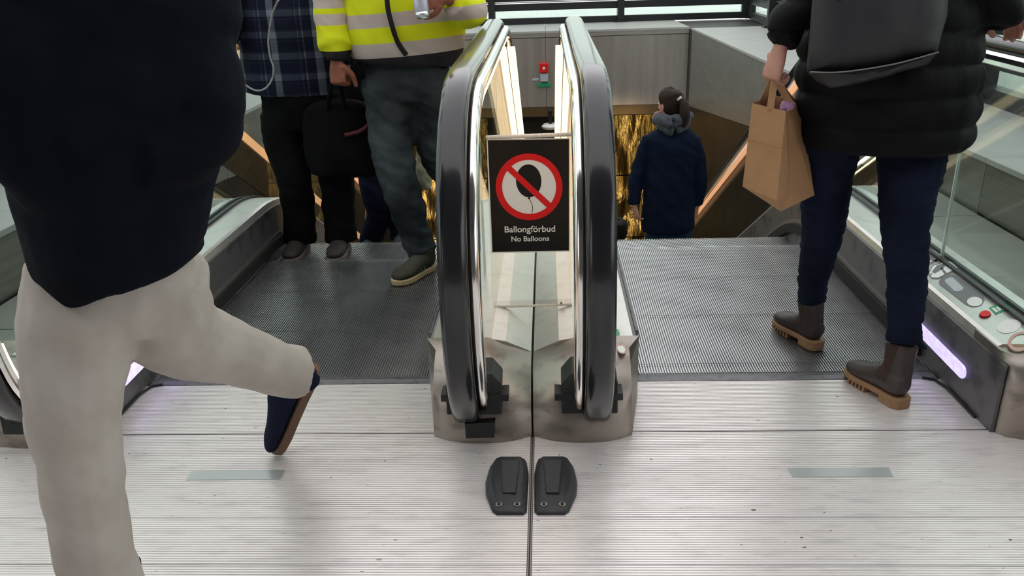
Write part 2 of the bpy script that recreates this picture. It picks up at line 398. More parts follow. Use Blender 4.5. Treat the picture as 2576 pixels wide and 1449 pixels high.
# back wall
YB = 14.0
wb = tag(MB().box((-2.4, YB+.03, -.98), (2.4, YB+1.9, .268)).build('wall_back', m_tunnel), 'stainless steel clad wall across the far end of the stairwell', 'wall', kind='structure')
xs = [-2.4, -1.1, .04, 2.4]
for a, b in zip(xs, xs[1:]):
    MB().box((a+.003, YB, -.94), (b-.003, YB+.03, .19)).build('wall_panel', m_wallsteel, wb)
    MB().box((a+.003, YB-.01, .20), (b-.003, YB+.03, .268)).build('top_trim', m_steel, wb)
    MB().box((a+.003, YB-.02, .268), (b-.003, YB+1.9, .30)).build('ledge_slab', m_ledge, wb)
MB().box((-2.4, YB-.005, -1.10), (2.4, YB+.04, -.945)).build('brass_fascia', m_goldf, wb)
MB().box((-2.4, YB+.04, -1.12), (2.4, YB+3, -1.1)).build('soffit', m_tunnel, wb)
def wavy(x0, x1, z0, z1, y, nx, nz):
    mb = MB(); vs = []
    for j in range(nz+1):
        for i in range(nx+1):
            x = x0+(x1-x0)*i/nx; z = z0+(z1-z0)*j/nz
            vs.append((x, y+.10*noise.noise(Vector((x*2.2, z*.9, 3)))+.02*noise.noise(Vector((x*5, z*2, 9))), z))
    mb.add(vs, [(j*(nx+1)+i, j*(nx+1)+i+1, (j+1)*(nx+1)+i+1, (j+1)*(nx+1)+i) for j in range(nz) for i in range(nx)])
    return mb
low = tag(MB().box((-2.4, 14.62, -4.3), (2.4, 14.7, -1.1)).build('wall_lower_back', m_tunnel), 'gold sheet clad wall at the bottom of the stairwell', 'wall', kind='structure')
for (a, b) in ((1.02, 1.71), (1.72, 2.4), (-2.4, -1.72), (-1.71, -1.02)):
    for (z0, z1) in ((-2.28, -1.12), (-3.45, -2.3), (-4.3, -3.47)):
        wavy(a, b, z0, z1, 14.5, 24, 30).build('gold_sheet', m_gold, low, smooth=True)
MB().box((-1.0, 14.4, -4.3), (1.0, 14.6, -1.12)).build('dark_panel', m_dark, low)
tag(MB().box((-2.4, 10.2, -4.5), (2.4, 14.7, -4.3)).build('floor', m_tunnel), 'dark floor at the bottom of the escalators', 'floor', kind='structure')
# small lamp in the lower passage ceiling
cl = empty('ceiling_lamp', (.25, 13.2, -.96), label='small round white lamp below the far steel wall', cat='lamp')
MB().tube([(.1, 13.85, -1.28), (.1, 13.85, -1.24), (.1, 13.85, -1.2)], [.13, .15, .11], 20).build('shade', m_white, cl)
MB().tube([(.1, 13.85, -1.2), (.1, 13.85, -1.0)], .03, 10).build('stem', m_frame, cl)
MB().box((.06, 13.8, -1.0), (.14, 14.02, -.97)).build('bracket', m_frame, cl)
lt = bpy.data.lights.new('passage_fill', 'AREA'); lt.energy = 7; lt.color = (1, .72, .42); lt.size = 1.2; lt.size_y = .5; lt.shape = 'RECTANGLE'  # warm fill light added for the passage, apart from that lamp
lo = bpy.data.objects.new('passage_fill', lt); lo.location = (1.2, 12.6, -1.3); lo.rotation_euler = (math.radians(25), 0, 0); C.objects.link(lo)
# glazing behind and beside the well
def glazing(name, label, A, B, n, h=4.2, near=True):
    """window wall from A to B standing on the ledge"""
    A, B = Vector(A), Vector(B); D = (B-A); L_ = D.length; D.normalize(); Nn = Vector((-D.y, D.x, 0))
    def bar(s0, s1, z0, z1, t0, t1): return MB().prism([A+D*s0+Nn*t0+Vector((0, 0, z0)), A+D*s1+Nn*t0+Vector((0, 0, z0)), A+D*s1+Nn*t1+Vector((0, 0, z0)), A+D*s0+Nn*t1+Vector((0, 0, z0))], (0, 0, z1-z0))
    fr = tag(bar(0, L_, .0, .11, -.06, .06).build(name, m_frame), label, 'window', kind='structure')
    bar(0, L_, .24, .36, -.05, .05).build('window_rail', m_frame, fr); bar(0, L_, .375, .39, -.06, .06).build('rail_lip', m_steel, fr); bar(0, L_, .40, .45, -.05, .05).build('window_rail', m_frame, fr)
    bar(0, L_, h-.12, h, -.06, .06).build('window_head', m_frame, fr)
    for i in range(n+1):
        s = L_*i/n; bar(s-.06, s+.06, 0, h, -.16, .08).build('mullion', m_frame, fr)
        bar(s-.13, s+.13, 0, .03, -.22, -.10).build('mullion_foot', m_frame, fr)
        if i < n:
            bar(s+.06, s+L_/n-.06, .11, .24, -.008, .008).build('pane', m_winglass, fr)
            bar(s+.06, s+L_/n-.06, .45, h-.12, -.008, .008).build('pane', m_winglass, fr)
    return fr
GB = 15.75
glazing('window_1', 'black framed window wall along the far end behind the escalators', (-5.66, GB, .30), (3.78, GB, .30), 4)
glazing('window_2', 'black framed window wall beside the right hand parapet', (3.78, GB, .30), (3.02, 1.5, .30), 6)
glazing('window_3', 'black framed window wall beside the left hand parapet', (-3.02, 1.5, .30), (-3.78, GB, .30), 6)
tag(MB().box((-60, GB+.4, .05), (60, 90, .15)).build('ground', m_out), 'pale open paving outside the far windows', 'ground', kind='structure')
for sx in (-1, 1):
    x0, x1 = sorted((sx*4.25, sx*60)); tag(MB().box((x0, -12, .05), (x1, GB+.4, .15)).build('ground', m_out), 'pale open paving outside the %s hand windows' % ('left' if sx < 0 else 'right'), 'ground', kind='structure')
# the hall behind the viewer
tag(MB().box((-9, -9, 3.9), (9, -.5, 4.1)).build('ceiling', m_hall), 'plain ceiling of the hall behind the landing', 'ceiling', kind='structure')
tag(MB().box((-9, -9.2, -.1), (9, -9, 4.1)).build('wall_rear', m_hall), 'plain rear wall of the hall', 'wall', kind='structure')
tag(MB().box((-9, -9, -.2), (9, -3, -.01)).build('floor', m_stone), 'pale stone floor of the hall behind the landing', 'floor', kind='structure')

# ------------------------------------------------------------------ escalators
TD = .425
def tread_mesh(TD=TD):
    mb = MB(); n = 110; p = 1.0/n; prof = []
    for i in range(n):
        a = i*p; prof += [(a+.00, -.010), (a+.46*p, -.010), (a+.56*p, 0), (a+.92*p, 0)]
    prof.append((1.0, -.010)); k = len(prof); d = TD-.004
    vs = [(x, 0, z) for x, z in prof]+[(x, d, z) for x, z in prof]
    fs = [(i, i+1, k+i+1, k+i) for i in range(k-1)]
    mb.add(vs, fs)
    mb.add([(0, 0, -.010), (1, 0, -.010), (1, 0, -.1), (0, 0, -.1)], [(0, 1, 2, 3)])
    mb.add([(0, d, -.010), (1, d, -.010), (1, d+.01, -.26), (0, d+.01, -.26)], [(0, 1, 2, 3)])
    # ends of the cleats, and the dark bed between
    for i in range(n):
        a = i*p
        for yy in (0, d): mb.add([(a+.46*p, yy, -.010), (a+.56*p, yy, 0), (a+.92*p, yy, 0), (a+p, yy, -.010)], [(0, 1, 2, 3)])
    return mb.mesh('step_tread')
TREAD = tread_mesh()
def rail_section(xc, half=.040, t=.034):
    S = [(-half+.010, -t), (-half, -t+.010), (-half, -.016), (-half+.006, -.006), (-half+.018, 0), (half-.018, 0), (half-.006, -.006), (half, -.016), (half, -t+.010), (half-.010, -t)]
    return [(xc+a, b) for a, b in S]
def rect(x0, x1, n0, n1): return [(x0, n0), (x1, n0), (x1, n1), (x0, n1)]
def circ(xc, nc, rx, rn, k=10): return [(xc+rx*math.cos(2*PI*i/k), nc+rn*math.sin(2*PI*i/k)) for i in range(k)]
def escalator(sx, step0, label):
    e = empty('escalator', (sx*.85, 2.5, 0), label=label, cat='escalator', group='pair of escalators')
    # steps
    y = step0; k = 0
    if step0-2.515 > .03:
        me = tread_mesh(step0-2.515); MT = link('step', me, m_tread); MT.parent = e; MT.location = (-.5, .015+.002, -.002)
    while y < 10.6:
        z = nose_z(y+TD)
        o = bpy.data.objects.new('step', TREAD); C.objects.link(o)
        if not TREAD.materials: TREAD.materials.append(m_tread)
        o.parent = e; o.location = (-.5, y-2.5+.002, z-.002); y += TD
    # comb plate with teeth
    cx0, cx1 = sorted((sx*.352, sx*1.348))
    mb = MB().prism([(cx0, 2.453, -.004), (cx0, 2.453, .001), (cx0, 2.480, .004), (cx0, 2.512, -.004), (cx0, 2.512, -.012), (cx0, 2.453, -.012)], (cx1-cx0, 0, 0))
    for i in range(110):
        x = cx0+(i+.25)*(cx1-cx0)/110
        mb.add([(x, 2.510, -.004), (x+.0036, 2.510, -.004), (x+.0028, 2.530, -.009), (x+.0008, 2.530, -.009)], [(0, 1, 2, 3)])
    mb.build('comb_plate', m_comb, e)
    for inner in (True, False):
        q = sx if inner else -sx           # direction from the gap side towards the treads
        X = sx*.193 if inner else sx*1.54   # handrail centre
        E_ = sx*.35 if inner else sx*1.355  # tread edge
        dk = .222 if inner else .25
        P = NOSE
        # skirt, its lower edge strip and the black brush
        MB().sweep([(2.12, 0), *P] if not inner else [(2.452, 0), *P[1:]], rect(*sorted((E_, E_-q*.010)), -.30, dk-.03)).build('skirt_panel', m_skirt, e)
        MB().sweep(P[1:], rect(*sorted((E_, E_+q*.006)), .062, .082)).build('skirt_edge', m_skirt_edge, e)
        MB().sweep(P[1:], rect(*sorted((E_, E_+q*.020)), .012, .060)).build('skirt_brush', m_brush, e)
        # deck
        if inner:
            g = sx*.004
            MB().sweep([(2.335, 0), *P[1:]], [(E_-q*.012, -.02), (E_-q*.012, dk-.03), (E_-q*.03, dk), (sx*.13, dk), (sx*.085, dk-.008), (g, dk-.045), (g, -.02)]).build('deck', m_deck, e)
        else:
            O_ = sx*1.60
            MB().sweep([(2.20, 0), *P[1:]], [(E_+sx*.006, -.02), (E_+sx*.006, dk-.055), (E_+sx*.018, dk-.006), (E_+sx*.03, dk), (O_+sx*.02, dk), (O_+sx*.03, dk-.01), (O_+sx*.03, -.02)]).build('deck', m_deck, e)
            MB().sweep([(2.30, 0), *P[1:]], rect(*sorted((sx*1.515, sx*1.530)), dk, dk+.012)).build('glass_clamp', m_frame, e)
            MB().sweep([(2.30, 0), *P[1:]], rect(*sorted((sx*1.552, sx*1.566)), dk, dk+.012)).build('glass_clamp', m_frame, e)
        # glass: newel pane, landing pane, sloping panes
        G0 = X
        arc = [p for p in rail_path(.06) if p[1] > dk-.02 and p[0] < 2.5]+[(2.94, 1.0), (2.94, dk-.02), (2.15, dk-.02)]
        MB().prism([(G0-.005, a, b) for a, b in arc], (.010, 0, 0)).build('glass_panel', m_glass, e)
        MB().prism([(G0-.005, 2.947, dk-.02), (G0-.005, 3.85, dk-.02), (G0-.005, 4.05, 1.0), (G0-.005, 2.947, .99)], (.010, 0, 0)).build('glass_panel', m_glass, e)
        MB().box((G0-.005, 2.9405, dk-.01), (G0+.005, 2.9465, .985)).build('glass_joint', m_gedge, e)
        pl = [p for p in P if p[0] >= 3.85]; rt = [p for p in rail_path(.06) if p[0] >= 4.05]
        loop = [(G0-.005, a, b+dk-.03) for a, b in pl]+[(G0-.005, a, b) for a, b in rt[::-1]]
        MB().prism(loop, (.010, 0, 0)).build('glass_panel', m_glass, e)
        # handrail, chrome profile, light strips
        autosmooth(MB().sweep(rail_path(0), rail_section(X)).build('handrail', m_rubber, e), 50)
        MB().sweep(rail_path(.034, inlet=False), rect(X-.020, X+.020, -.022, 0)).build('rail_track', m_blackp, e)
        if inner:
            xc = X-q*.052
            autosmooth(MB().sweep(rail_path(.055, inlet=False), circ(xc, 0, .019, .024, 14)).build('chrome_profile', m_chrome, e), 60)
            MB().sweep([p for p in rail_path(.08, inlet=False) if p[0] < 4.3 and p[1] > .3], rect(xc-.013, xc+.013, -.008, -.003)).build('light_strip', m_warm2, e)
            rp = [p for p in rail_path(.11, newel=False) if p[0] > 4.3]
            for a, b in ((.002, .042), (.047, .088)):
                MB().sweep(rp, rect(*sorted((X-q*a, X-q*b)), -.006, 0)).build('light_strip', m_warm, e)
        else:
            xc = X
            autosmooth(MB().sweep(rail_path(.036, inlet=False), [(xc-.034, -.006), (xc-.040, -.016), (xc-.034, -.026), (xc-.030, -.034), (xc-.034, -.046), (xc-.02, -.052), (xc+.02, -.052), (xc+.034, -.046), (xc+.030, -.034), (xc+.034, -.026), (xc+.040, -.016), (xc+.034, -.006)]).build('chrome_profile', m_chrome, e), 40)
            MB().sweep([p for p in rail_path(.105, newel=False) if p[0] > 4.2], rect(*sorted((xc-sx*.03, xc-sx*.022)), -.045, 0)).build('light_strip', m_copper, e)
            MB().sweep([p for p in rail_path(.095)[8:16]], rect(*sorted((xc-sx*.025, xc+sx*.025)), -.006, 0)).build('light_strip', m_warm2, e)
        # newel base
        if inner:
            prof = [(2.075, 0), (2.082, .05), (2.10, .10), (2.128, .155), (2.168, .196), (2.22, .222), (2.34, .226), (2.34, 0)]
            xs_ = [sx*(.003+.297*i/12) for i in range(13)]; vs = []
            for i, x in enumerate(xs_):
                t = i/12; off = .040*(abs(2*t-1)**2.4)
                dip = .05*max(0, 1-t/.40)
                for j, (yy, zz) in enumerate(prof): vs.append((x*(1.13 if j > 5 else 1), yy+(off if j < 6 else 0), zz-(dip*min(1, zz/.2) if j > 2 and j < 7 else 0)))
            kk = len(prof); mb = MB()
            mb.add(vs, [(i*kk+j, i*kk+(j+1) % kk, (i+1)*kk+(j+1) % kk, (i+1)*kk+j) for i in range(12) for j in range(kk)]+[tuple(range(kk)), tuple(range(12*kk, 13*kk))[::-1]])
            nb = autosmooth(mb.build('newel_base', m_base, e), 50)
            # handrail inlet: black bracket with side tabs
            MB().prism([(X-sx*.105, 2.080, .095), (X+sx*.060, 2.080, .095), (X+sx*.060, 2.10, .185), (X+sx*.045, 2.113, .215), (X-sx*.075, 2.113, .215), (X-sx*.105, 2.10, .185)], (0, .09, .01)).build('handrail_inlet', m_blackp, e, bevel=.004)
            MB().box((min(X-sx*.125, X+sx*.075), 2.090, .135), (max(X-sx*.125, X+sx*.075), 2.15, .157)).build('inlet_tab', m_blackp, e)
            if sx < 0: MB().prism([UN(1169, 1066, y=2.066), UN(1245, 1063, y=2.066), UN(1243, 1101, y=2.066), UN(1172, 1103, y=2.066)], (0, .03, 0)).build('black_plate', m_blackp, e)
        else:
            a, b = sx*1.366, sx*1.72
            plan = [(a, 2.32), (a, 2.125), (a+sx*.02, 2.095), (a+sx*.09, 2.068), (a+sx*.18, 2.06), (a+sx*.27, 2.068), (b, 2.10), (b, 2.32)]
            mb = MB(); n = len(plan); lv = [(0, 0), (.17, .004), (.215, .02), (.244, .05)]
            vs = [(x, min(yy+d, 2.32), z) for z, d in lv for x, yy in plan]
            mb.add(vs, [(i*n+j, i*n+(j+1) % n, (i+1)*n+(j+1) % n, (i+1)*n+j) for i in range(3) for j in range(n)]+[tuple(range(n))[::-1], tuple(range(3*n, 4*n))])
            autosmooth(mb.build('newel_base', m_base, e), 50)
            MB().prism([(X-.062, 2.048, .055), (X+.062, 2.048, .055), (X+.062, 2.055, .150), (X+.045, 2.065, .178), (X-.045, 2.065, .178), (X-.062, 2.055, .150)], (0, .09, .01)).build('handrail_inlet', m_blackp, e, bevel=.004)
            # glowing slot in the skirt
            xi = E_-sx*.004
            c = [(2.31+.45*0, 0)]
            sl = []
            for i in range(9): t = math.radians(90+180*i/8); sl.append((xi, 2.315+.022*math.cos(t), .100+.022*math.sin(t)))
            for i in range(9): t = math.radians(-90+180*i/8); sl.append((xi, 2.74+.022*math.cos(t), .106+.022*math.sin(t)))
            MB().prism(sl, (-sx*.006, 0, 0)).build('skirt_light', m_violet, e)
            # rounded black corner guard where skirt meets comb plate
            MB().tube([(sx*1.350, 2.20, .004), (sx*1.349, 2.38, .004), (sx*1.335, 2.44, .004), (sx*1.30, 2.455, .004)], .005, 6).build('corner_seal', m_blackp, e)
    return e
escL = escalator(-1, 2.475, 'left escalator carrying people up towards the landing')
escR = escalator(1, 2.585, 'right escalator carrying people down from the landing')
# ------------------------------------------------------------------ small things on the landing
for sx in (-1, 1):
    st = empty('rubber_stop', (sx*.062, 1.85, 0), label='black rubber stop block screwed to the floor %s of the centre seam' % ('left' if sx < 0 else 'right'), cat='rubber stop', group='floor stop blocks')
    pts = [(.010, 1.745), (.018, 1.733), (.088, 1.733), (.100, 1.745), (.122, 1.815), (.126, 1.86), (.120, 1.92), (.104, 1.962), (.090, 1.970), (.030, 1.970), (.014, 1.955), (.008, 1.90)]
    mb = MB(); n = len(pts); lv = [(0, 0), (.012, .0), (.026, .006), (.034, .020)]
    cxx = sum(p[0] for p in pts)/n; cyy = sum(p[1] for p in pts)/n; vs = []
    for z, ins in lv:
        for (x, y) in pts:
            k = 1-ins/.06; sl = z*(1 if y > 1.80 else .45)
            vs.append((sx*(cxx+(x-cxx)*k), cyy+(y-cyy)*(1-ins/.13), sl))
    mb.add(vs, [(i*n+j, i*n+(j+1) % n, (i+1)*n+(j+1) % n, (i+1)*n+j) for i in range(3) for j in range(n)]+[tuple(range(n)), tuple(range(3*n, 4*n))])
    autosmooth(mb.build('block', m_block, st), 45)
    MB().prism([(sx*.040, 1.795, .018), (sx*.076, 1.795, .018), (sx*.088, 1.93, .030), (sx*.032, 1.93, .030)], (0, 0, .010)).build('raised_pad', m_block, st, bevel=.004)
    for px in (.035, .083):
        MB().tube([(sx*px, 1.757, .010), (sx*px, 1.757, .018)], .0085, 16).build('screw_washer', m_steel, st)
        MB().tube([(sx*px, 1.757, .018), (sx*px, 1.757, .0205)], .005, 6).build('screw_head', m_blackp, st)
def decal(name, px, z, m, parent=None, t=.0008):
    return MB().prism([UN(u, v, z=z) for u, v in px], (0, 0, t)).build(name, m, parent)
tag(decal('metal_strip', [(1983, 1177), (2235, 1176), (2247, 1199), (1994, 1200)], .0004, m_pale), 'smooth grey metal strip set in right hand landing plate', 'metal strip')
tag(decal('metal_strip', [(482, 1186), (716, 1183), (705, 1206), (468, 1208)], .0004, m_pale), 'smooth pale metal strip set in left hand landing plate', 'metal strip')
# printed signs on the escalator decks
def ell(c, a, b, n=28):
    return [(c[0]+a[0]*math.cos(2*PI*i/n)+b[0]*math.sin(2*PI*i/n), c[1]+a[1]*math.cos(2*PI*i/n)+b[1]*math.sin(2*PI*i/n)) for i in range(n)]
def ringpx(name, c, a, b, inner, z, m, parent, n=28):
    o_, i_ = ell(c, a, b, n), ell(c, (a[0]*inner, a[1]*inner), (b[0]*inner, b[1]*inner), n)
    vs = [UN(u, v, z=z) for u, v in o_+i_]
    return MB().add(vs, [(i, (i+1) % n, n+(i+1) % n, n+i) for i in range(n)]).build(name, m, parent)
ZD = .2506
# right deck: camera warning, key switch plate, red button, green label, white sticker, worn red ring
s1 = decal('camera_sign', [(2345, 667), (2392, 654), (2412, 673), (2408, 679), (2360, 702), (2344, 701), (2334, 690)], ZD, m_greyp, escR)
decal('sign_face', [(2347, 669), (2391, 657), (2409, 674), (2359, 699), (2345, 698), (2337, 690)], ZD+.0009, m_white, s1)
decal('camera_symbol', [(2344, 684), (2357, 668), (2383, 660), (2372, 676), (2352, 688)], ZD+.0018, m_greyp, s1)
decal('camera_symbol', [(2366, 675), (2369, 673), (2382, 687), (2376, 690)], ZD+.0018, m_greyp, s1)
decal('camera_symbol', [(2337, 690), (2346, 687), (2343, 692)], ZD+.0018, m_greyp, s1)
s0 = decal('deck_sticker', [(2332, 634), (2350, 630), (2374, 650), (2336, 668)], ZD, m_white, escR)
decal('pictogram', ell((2341, 645), (16, 6), (6, 12)), ZD+.0009, m_greyp, s0)
decal('pictogram', [(2336, 661), (2368, 647), (2372, 651), (2338, 666)], ZD+.0009, m_greyp, s0)
kp = decal('key_plate', [(2362, 708), (2367, 700), (2377, 693), (2389, 690), (2399, 691), (2410, 698), (2474, 745), (2477, 755), (2469, 768), (2456, 772), (2443, 772), (2429, 766), (2363, 715)], ZD, m_greyp, escR)
decal('key_window', [(2377, 704), (2390, 698), (2397, 699), (2424, 724), (2421, 730), (2408, 734), (2400, 732), (2377, 709)], ZD+.0009, m_lgrey, kp)
decal('key_switch', ell((2452, 759), (18, -4), (7, 11)), ZD+.0009, m_white, kp)
rb_ = decal('button_ring', ell((2478, 792), (15, -3), (4, 8)), ZD, m_blackp, escR); decal('red_button', ell((2478, 791), (13, -2.5), (3.5, 7)), ZD+.002, m_red, rb_, .004)
gs = decal('green_label', [(2488, 774), (2527, 760), (2545, 774), (2504, 792)], ZD, m_green, escR)
decal('label_mark', [(2494, 776), (2500, 774), (2512, 783), (2506, 786)], ZD+.0009, m_white, gs)
decal('label_mark', [(2504, 773), (2510, 771), (2520, 779), (2514, 782)], ZD+.0009, m_white, gs)
decal('label_mark', [(2519, 771), (2524, 768), (2529, 770), (2533, 768), (2529, 773), (2535, 776), (2527, 776), (2523, 780), (2523, 774), (2516, 773)], ZD+.0009, m_white, gs)
decal('white_sticker', ell((2538, 821), (30, -7), (5, 16)), ZD, m_white, escR)
m_fade = mat('faded_red_print', (.55, .30, .26), .5)
ringpx('worn_ring', (2568, 858), (32, -10), (8, 22), .72, ZD+.0012, m_fade, escR)
# centre deck, right of the rail: round stickers
for k, (c, m) in enumerate((((1558, 838), m_white), ((1563, 877), m_fade))):
    dz = .2226
    decal('round_sticker', ell(c, (13, 2), (2, 13)), dz, m_white, escR)
    if k: ringpx('sticker_ring', c, (13, 2), (2, 13), .74, dz+.0012, m_fade, escR)
    else: decal('sticker_mark', ell((c[0]-6, c[1]), (7, 1), (1, 10)), dz+.001, m_green, escR)
# left deck: strip of safety pictograms
stp = decal('safety_sticker', [(362, 684), (497, 600), (516, 614), (418, 706)], ZD, m_white, escL)
decal('pictogram', ell((411, 679), (27, 7), (-8, 12)), ZD+.0009, m_navy_print, stp)
decal('pictogram', ell((437, 656), (26, 7), (-8, 12)), ZD+.0009, m_navy_print, stp)
decal('pictogram', ell((460, 637), (25, 7), (-8, 11)), ZD+.0009, m_navy_print, stp)
ringpx('pictogram', (483, 619), (24, 7), (-7, 10), .84, ZD+.0009, m_fade, stp)
decal('pictogram', [(474, 611), (478, 610), (494, 627), (490, 628)], ZD+.0010, m_fade, stp)
for (x, y) in ((408, 674), (434, 652), (458, 634)):
    decal('pictogram', [(x-8, y-3), (x-2, y-7), (x+6, y-5), (x+2, y), (x+6, y+8), (x+14, y+9), (x+12, y+12), (x-2, y+8), (x-4, y+2)], ZD+.0018, m_white, stp)
decal('sticker_line', [(376, 687), (420, 699), (417, 703), (373, 690)], ZD+.0009, m_greyp, stp)
# ------------------------------------------------------------------ the balloon sign
YS = 2.60
sg = empty('balloon_sign', (0, YS, .2), label='clear acrylic stand with black no balloons notice between the handrails', cat='sign')
def sp(u, v, y=YS): return UN(u, v, y=y)
def sprism(name, px, y, m, parent, t=.001): return MB().prism([sp(u, v, y) for u, v in px], (0, t, 0)).build(name, m, parent)
sprism('acrylic_panel', [(1224, 340), (1436, 334), (1437, 868), (1241, 874)], YS+.002, m_acryl, sg, .005)
m_acrylb = mat('acrylic_edge', (.62, .55, .49), .15, 0, var=((200, 30, 30), (.80, .72, .62), .4, .7))
MB().tube([sp(1222, 346), sp(1330, 342), sp(1438, 338)], .0065, 10).build('top_edge', m_acrylb, sg, True)
for (a, b, c, d) in ((1243, 873, 1439, 867), (1243, 772, 1439, 766)):
    MB().tube([sp(a, b), sp((a+c)/2, (b+d)/2), sp(c, d)], .0045, 8).build('cross_bar', m_acrylb, sg, True)
    sprism('cross_plate', [(a, b), (c, d), (c, d-26 if b > 800 else d-14), (a, b-26 if b > 800 else b-14)], YS-.004, m_acryl, sg, .003)
for u in (1267, 1415):
    MB().tube([sp(u, 862, YS-.012), sp(u, 862, YS+.01)], .005, 12).build('screw', m_chrome, sg)
MB().tube([sp(1412, 762, YS-.012), sp(1412, 762, YS+.01)], .004, 12).build('screw', m_chrome, sg)
# legs down to the deck
for u in (1262, 1420): MB().prism([sp(u-9, 868), sp(u+9, 868), (sp(u+9, 868).x, YS, .216), (sp(u-9, 868).x, YS, .216)], (0, .006, 0)).build('leg', m_acryl, sg)
pst = sprism('poster_border', [(1224, 350), (1434, 347), (1434, 633), (1236, 637)], YS-.001, m_white, sg)
sprism('poster_face', [(1227, 353), (1431, 350), (1431, 630), (1239, 634)], YS-.0016, m_black, pst)
cc = (1331, 470); A_, B_ = (84, -1), (2, 84)
def sring(name, c, a, b, k, y, m, n=48):
    o_, i_ = ell(c, a, b, n), ell(c, (a[0]*k, a[1]*k), (b[0]*k, b[1]*k), n)
    return MB().add([sp(u, v, y) for u, v in o_+i_], [(i, (i+1) % n, n+(i+1) % n, n+i) for i in range(n)]).build(name, m, pst)
sprism('disc', ell(cc, (80, -1), (2, 80), 48), YS-.0022, m_white, pst, .0005)
sprism('balloon', ell((1330, 455), (32, 0), (1, 41.5), 32), YS-.0028, m_black, pst, .0005)
sprism('balloon', [(1331, 494), (1335, 501), (1327, 501)], YS-.0028, m_black, pst, .0005)
stl = [(1331, 500), (1335, 506), (1339, 516), (1340, 526), (1338, 536)]
sprism('balloon_string', [(u-.7, v) for u, v in stl]+[(u+.7, v) for u, v in stl[::-1]], YS-.0028, m_black, pst, .0005)
sring('red_ring', cc, A_, B_, .81, YS-.0034, m_red)
sprism('red_bar', [(1270, 424), (1280, 413), (1392, 517), (1382, 528)], YS-.0040, m_red, pst, .0005)
def text(body, cpx, width_px, y, m, parent, bold=.012):
    c = bpy.data.curves.new('t', 'FONT'); c.body = body; c.align_x = 'CENTER'; c.align_y = 'CENTER'; c.offset = bold; c.resolution_u = 4
    o = bpy.data.objects.new('t', c); C.objects.link(o); dg = bpy.context.evaluated_depsgraph_get(); dg.update()
    me = bpy.data.meshes.new_from_object(o.evaluated_get(dg)); bpy.data.objects.remove(o); me.name = 'lettering'
    xs = [v.co.x for v in me.vertices]; wd = max(xs)-min(xs); mid = (max(xs)+min(xs))/2
    a, b = sp(cpx[0]-width_px/2, cpx[1]+1, y), sp(cpx[0]+width_px/2, cpx[1]-1, y); k = (b-a).length/wd; ctr = (a+b)/2
    U = (b-a).normalized()
    for v in me.vertices: v.co = ctr + U*((v.co.x-mid)*k) + Vector((0, 0, 1))*(v.co.y*k)
    return link('lettering', me, m, parent)
text('Ballongförbud', (1333, 577), 127, YS-.003, m_white, pst)
text('No Balloons', (1334, 601), 95, YS-.003, m_white, pst)
# ------------------------------------------------------------------ alarm on the far wall
def far(u, v, y=YB-.02): return UN(u, v, y=y)
al = empty('alarm_unit', far(1368, 190, YB), label='red and white alarm beacon on the far steel wall', cat='alarm')
def fbox(name, px, d, m, parent, y=YB): return MB().prism([UN(u, v, y=y-d) for u, v in px], (0, d, 0)).build(name, m, parent, bevel=.01)
fbox('beacon', [(1358, 160), (1379, 160), (1379, 184), (1358, 184)], .12, m_red, al); fbox('beacon_lens', [(1365, 169), (1371, 169), (1371, 176), (1365, 176)], .13, m_white, al)
fbox('sounder', [(1359, 185), (1379, 185), (1379, 206), (1359, 206)], .10, m_lgrey, al)
tag(fbox('exit_sign', [(1351, 209), (1386, 208), (1386, 219), (1351, 220)], .06, m_green, None), 'small green sign below the red alarm beacon on far wall', 'sign')
tag(fbox('name_plate', [(1339, 198), (1356, 197), (1356, 204), (1339, 204)], .02, m_lgrey, None), 'tiny pale label plate left of the alarm beacon', 'plate')
# ------------------------------------------------------------------ people
def hand(wrist, dirv, palm, curl=(25, 35, 20), thumb_side=1, k=1., thumb=(.55, .35), spread=.10):
    """chains of a hand: palm block, four unequal bent fingers and a thumb that leaves the side of the palm"""
    w_ = Vector(wrist); d = Vector(dirv).normalized(); n = Vector(palm); n = (n-d*n.dot(d)).normalized(); s = d.cross(n)*thumb_side
    ch = [{'P': [(w_-d*.03*k, .024*k, .018*k), (w_, .026*k, .017*k), (w_+d*.03*k, .034*k, .016*k), (w_+d*.065*k, .038*k, .014*k), (w_+d*.085*k, .038*k, .012*k)], 'side': s}]
    for off, ln, r in ((.027, .072, .0088), (.009, .080, .0090), (-.009, .074, .0086), (-.027, .058, .0076)):
        p = w_+d*.078*k+s*off*k; P = [(p-d*.03*k, r*k), (p, r*1.08*k)]; dd = (d+s*off*spread*10).normalized(); nn = n.copy()
        for j, (f, c) in enumerate(zip((.45, .31, .24), curl)):
            a = math.radians(c); dd, nn = (dd*math.cos(a)+nn*math.sin(a)), (nn*math.cos(a)-dd*math.sin(a))
            p = p+dd*ln*f*k; P.append((p.copy(), r*(1, .94, .8)[j]*k))
        ch.append({'P': P, 'n': 4, 'seg': 10, 'side': s})
    p = w_+d*.022*k+s*.026*k; q = p+(d*.6+s*thumb[0]+n*thumb[1]).normalized()*.042*k; r_ = q+(d*.9+s*thumb[0]*.3+n*thumb[1]*1.2).normalized()*.032*k; t_ = r_+(d+n*thumb[1]).normalized()*.024*k
    ch.append({'P': [(p, .014*k), (q, .0115*k), (r_, .010*k), (t_, .0082*k)], 'n': 4, 'seg': 10})
    return ch
def add_mesh(a, b):
    bm = bmesh.new(); bm.from_mesh(a); bm.from_mesh(b); bm.to_mesh(a); bm.free(); bpy.data.meshes.remove(b)
    for p in a.polygons: p.use_smooth = True
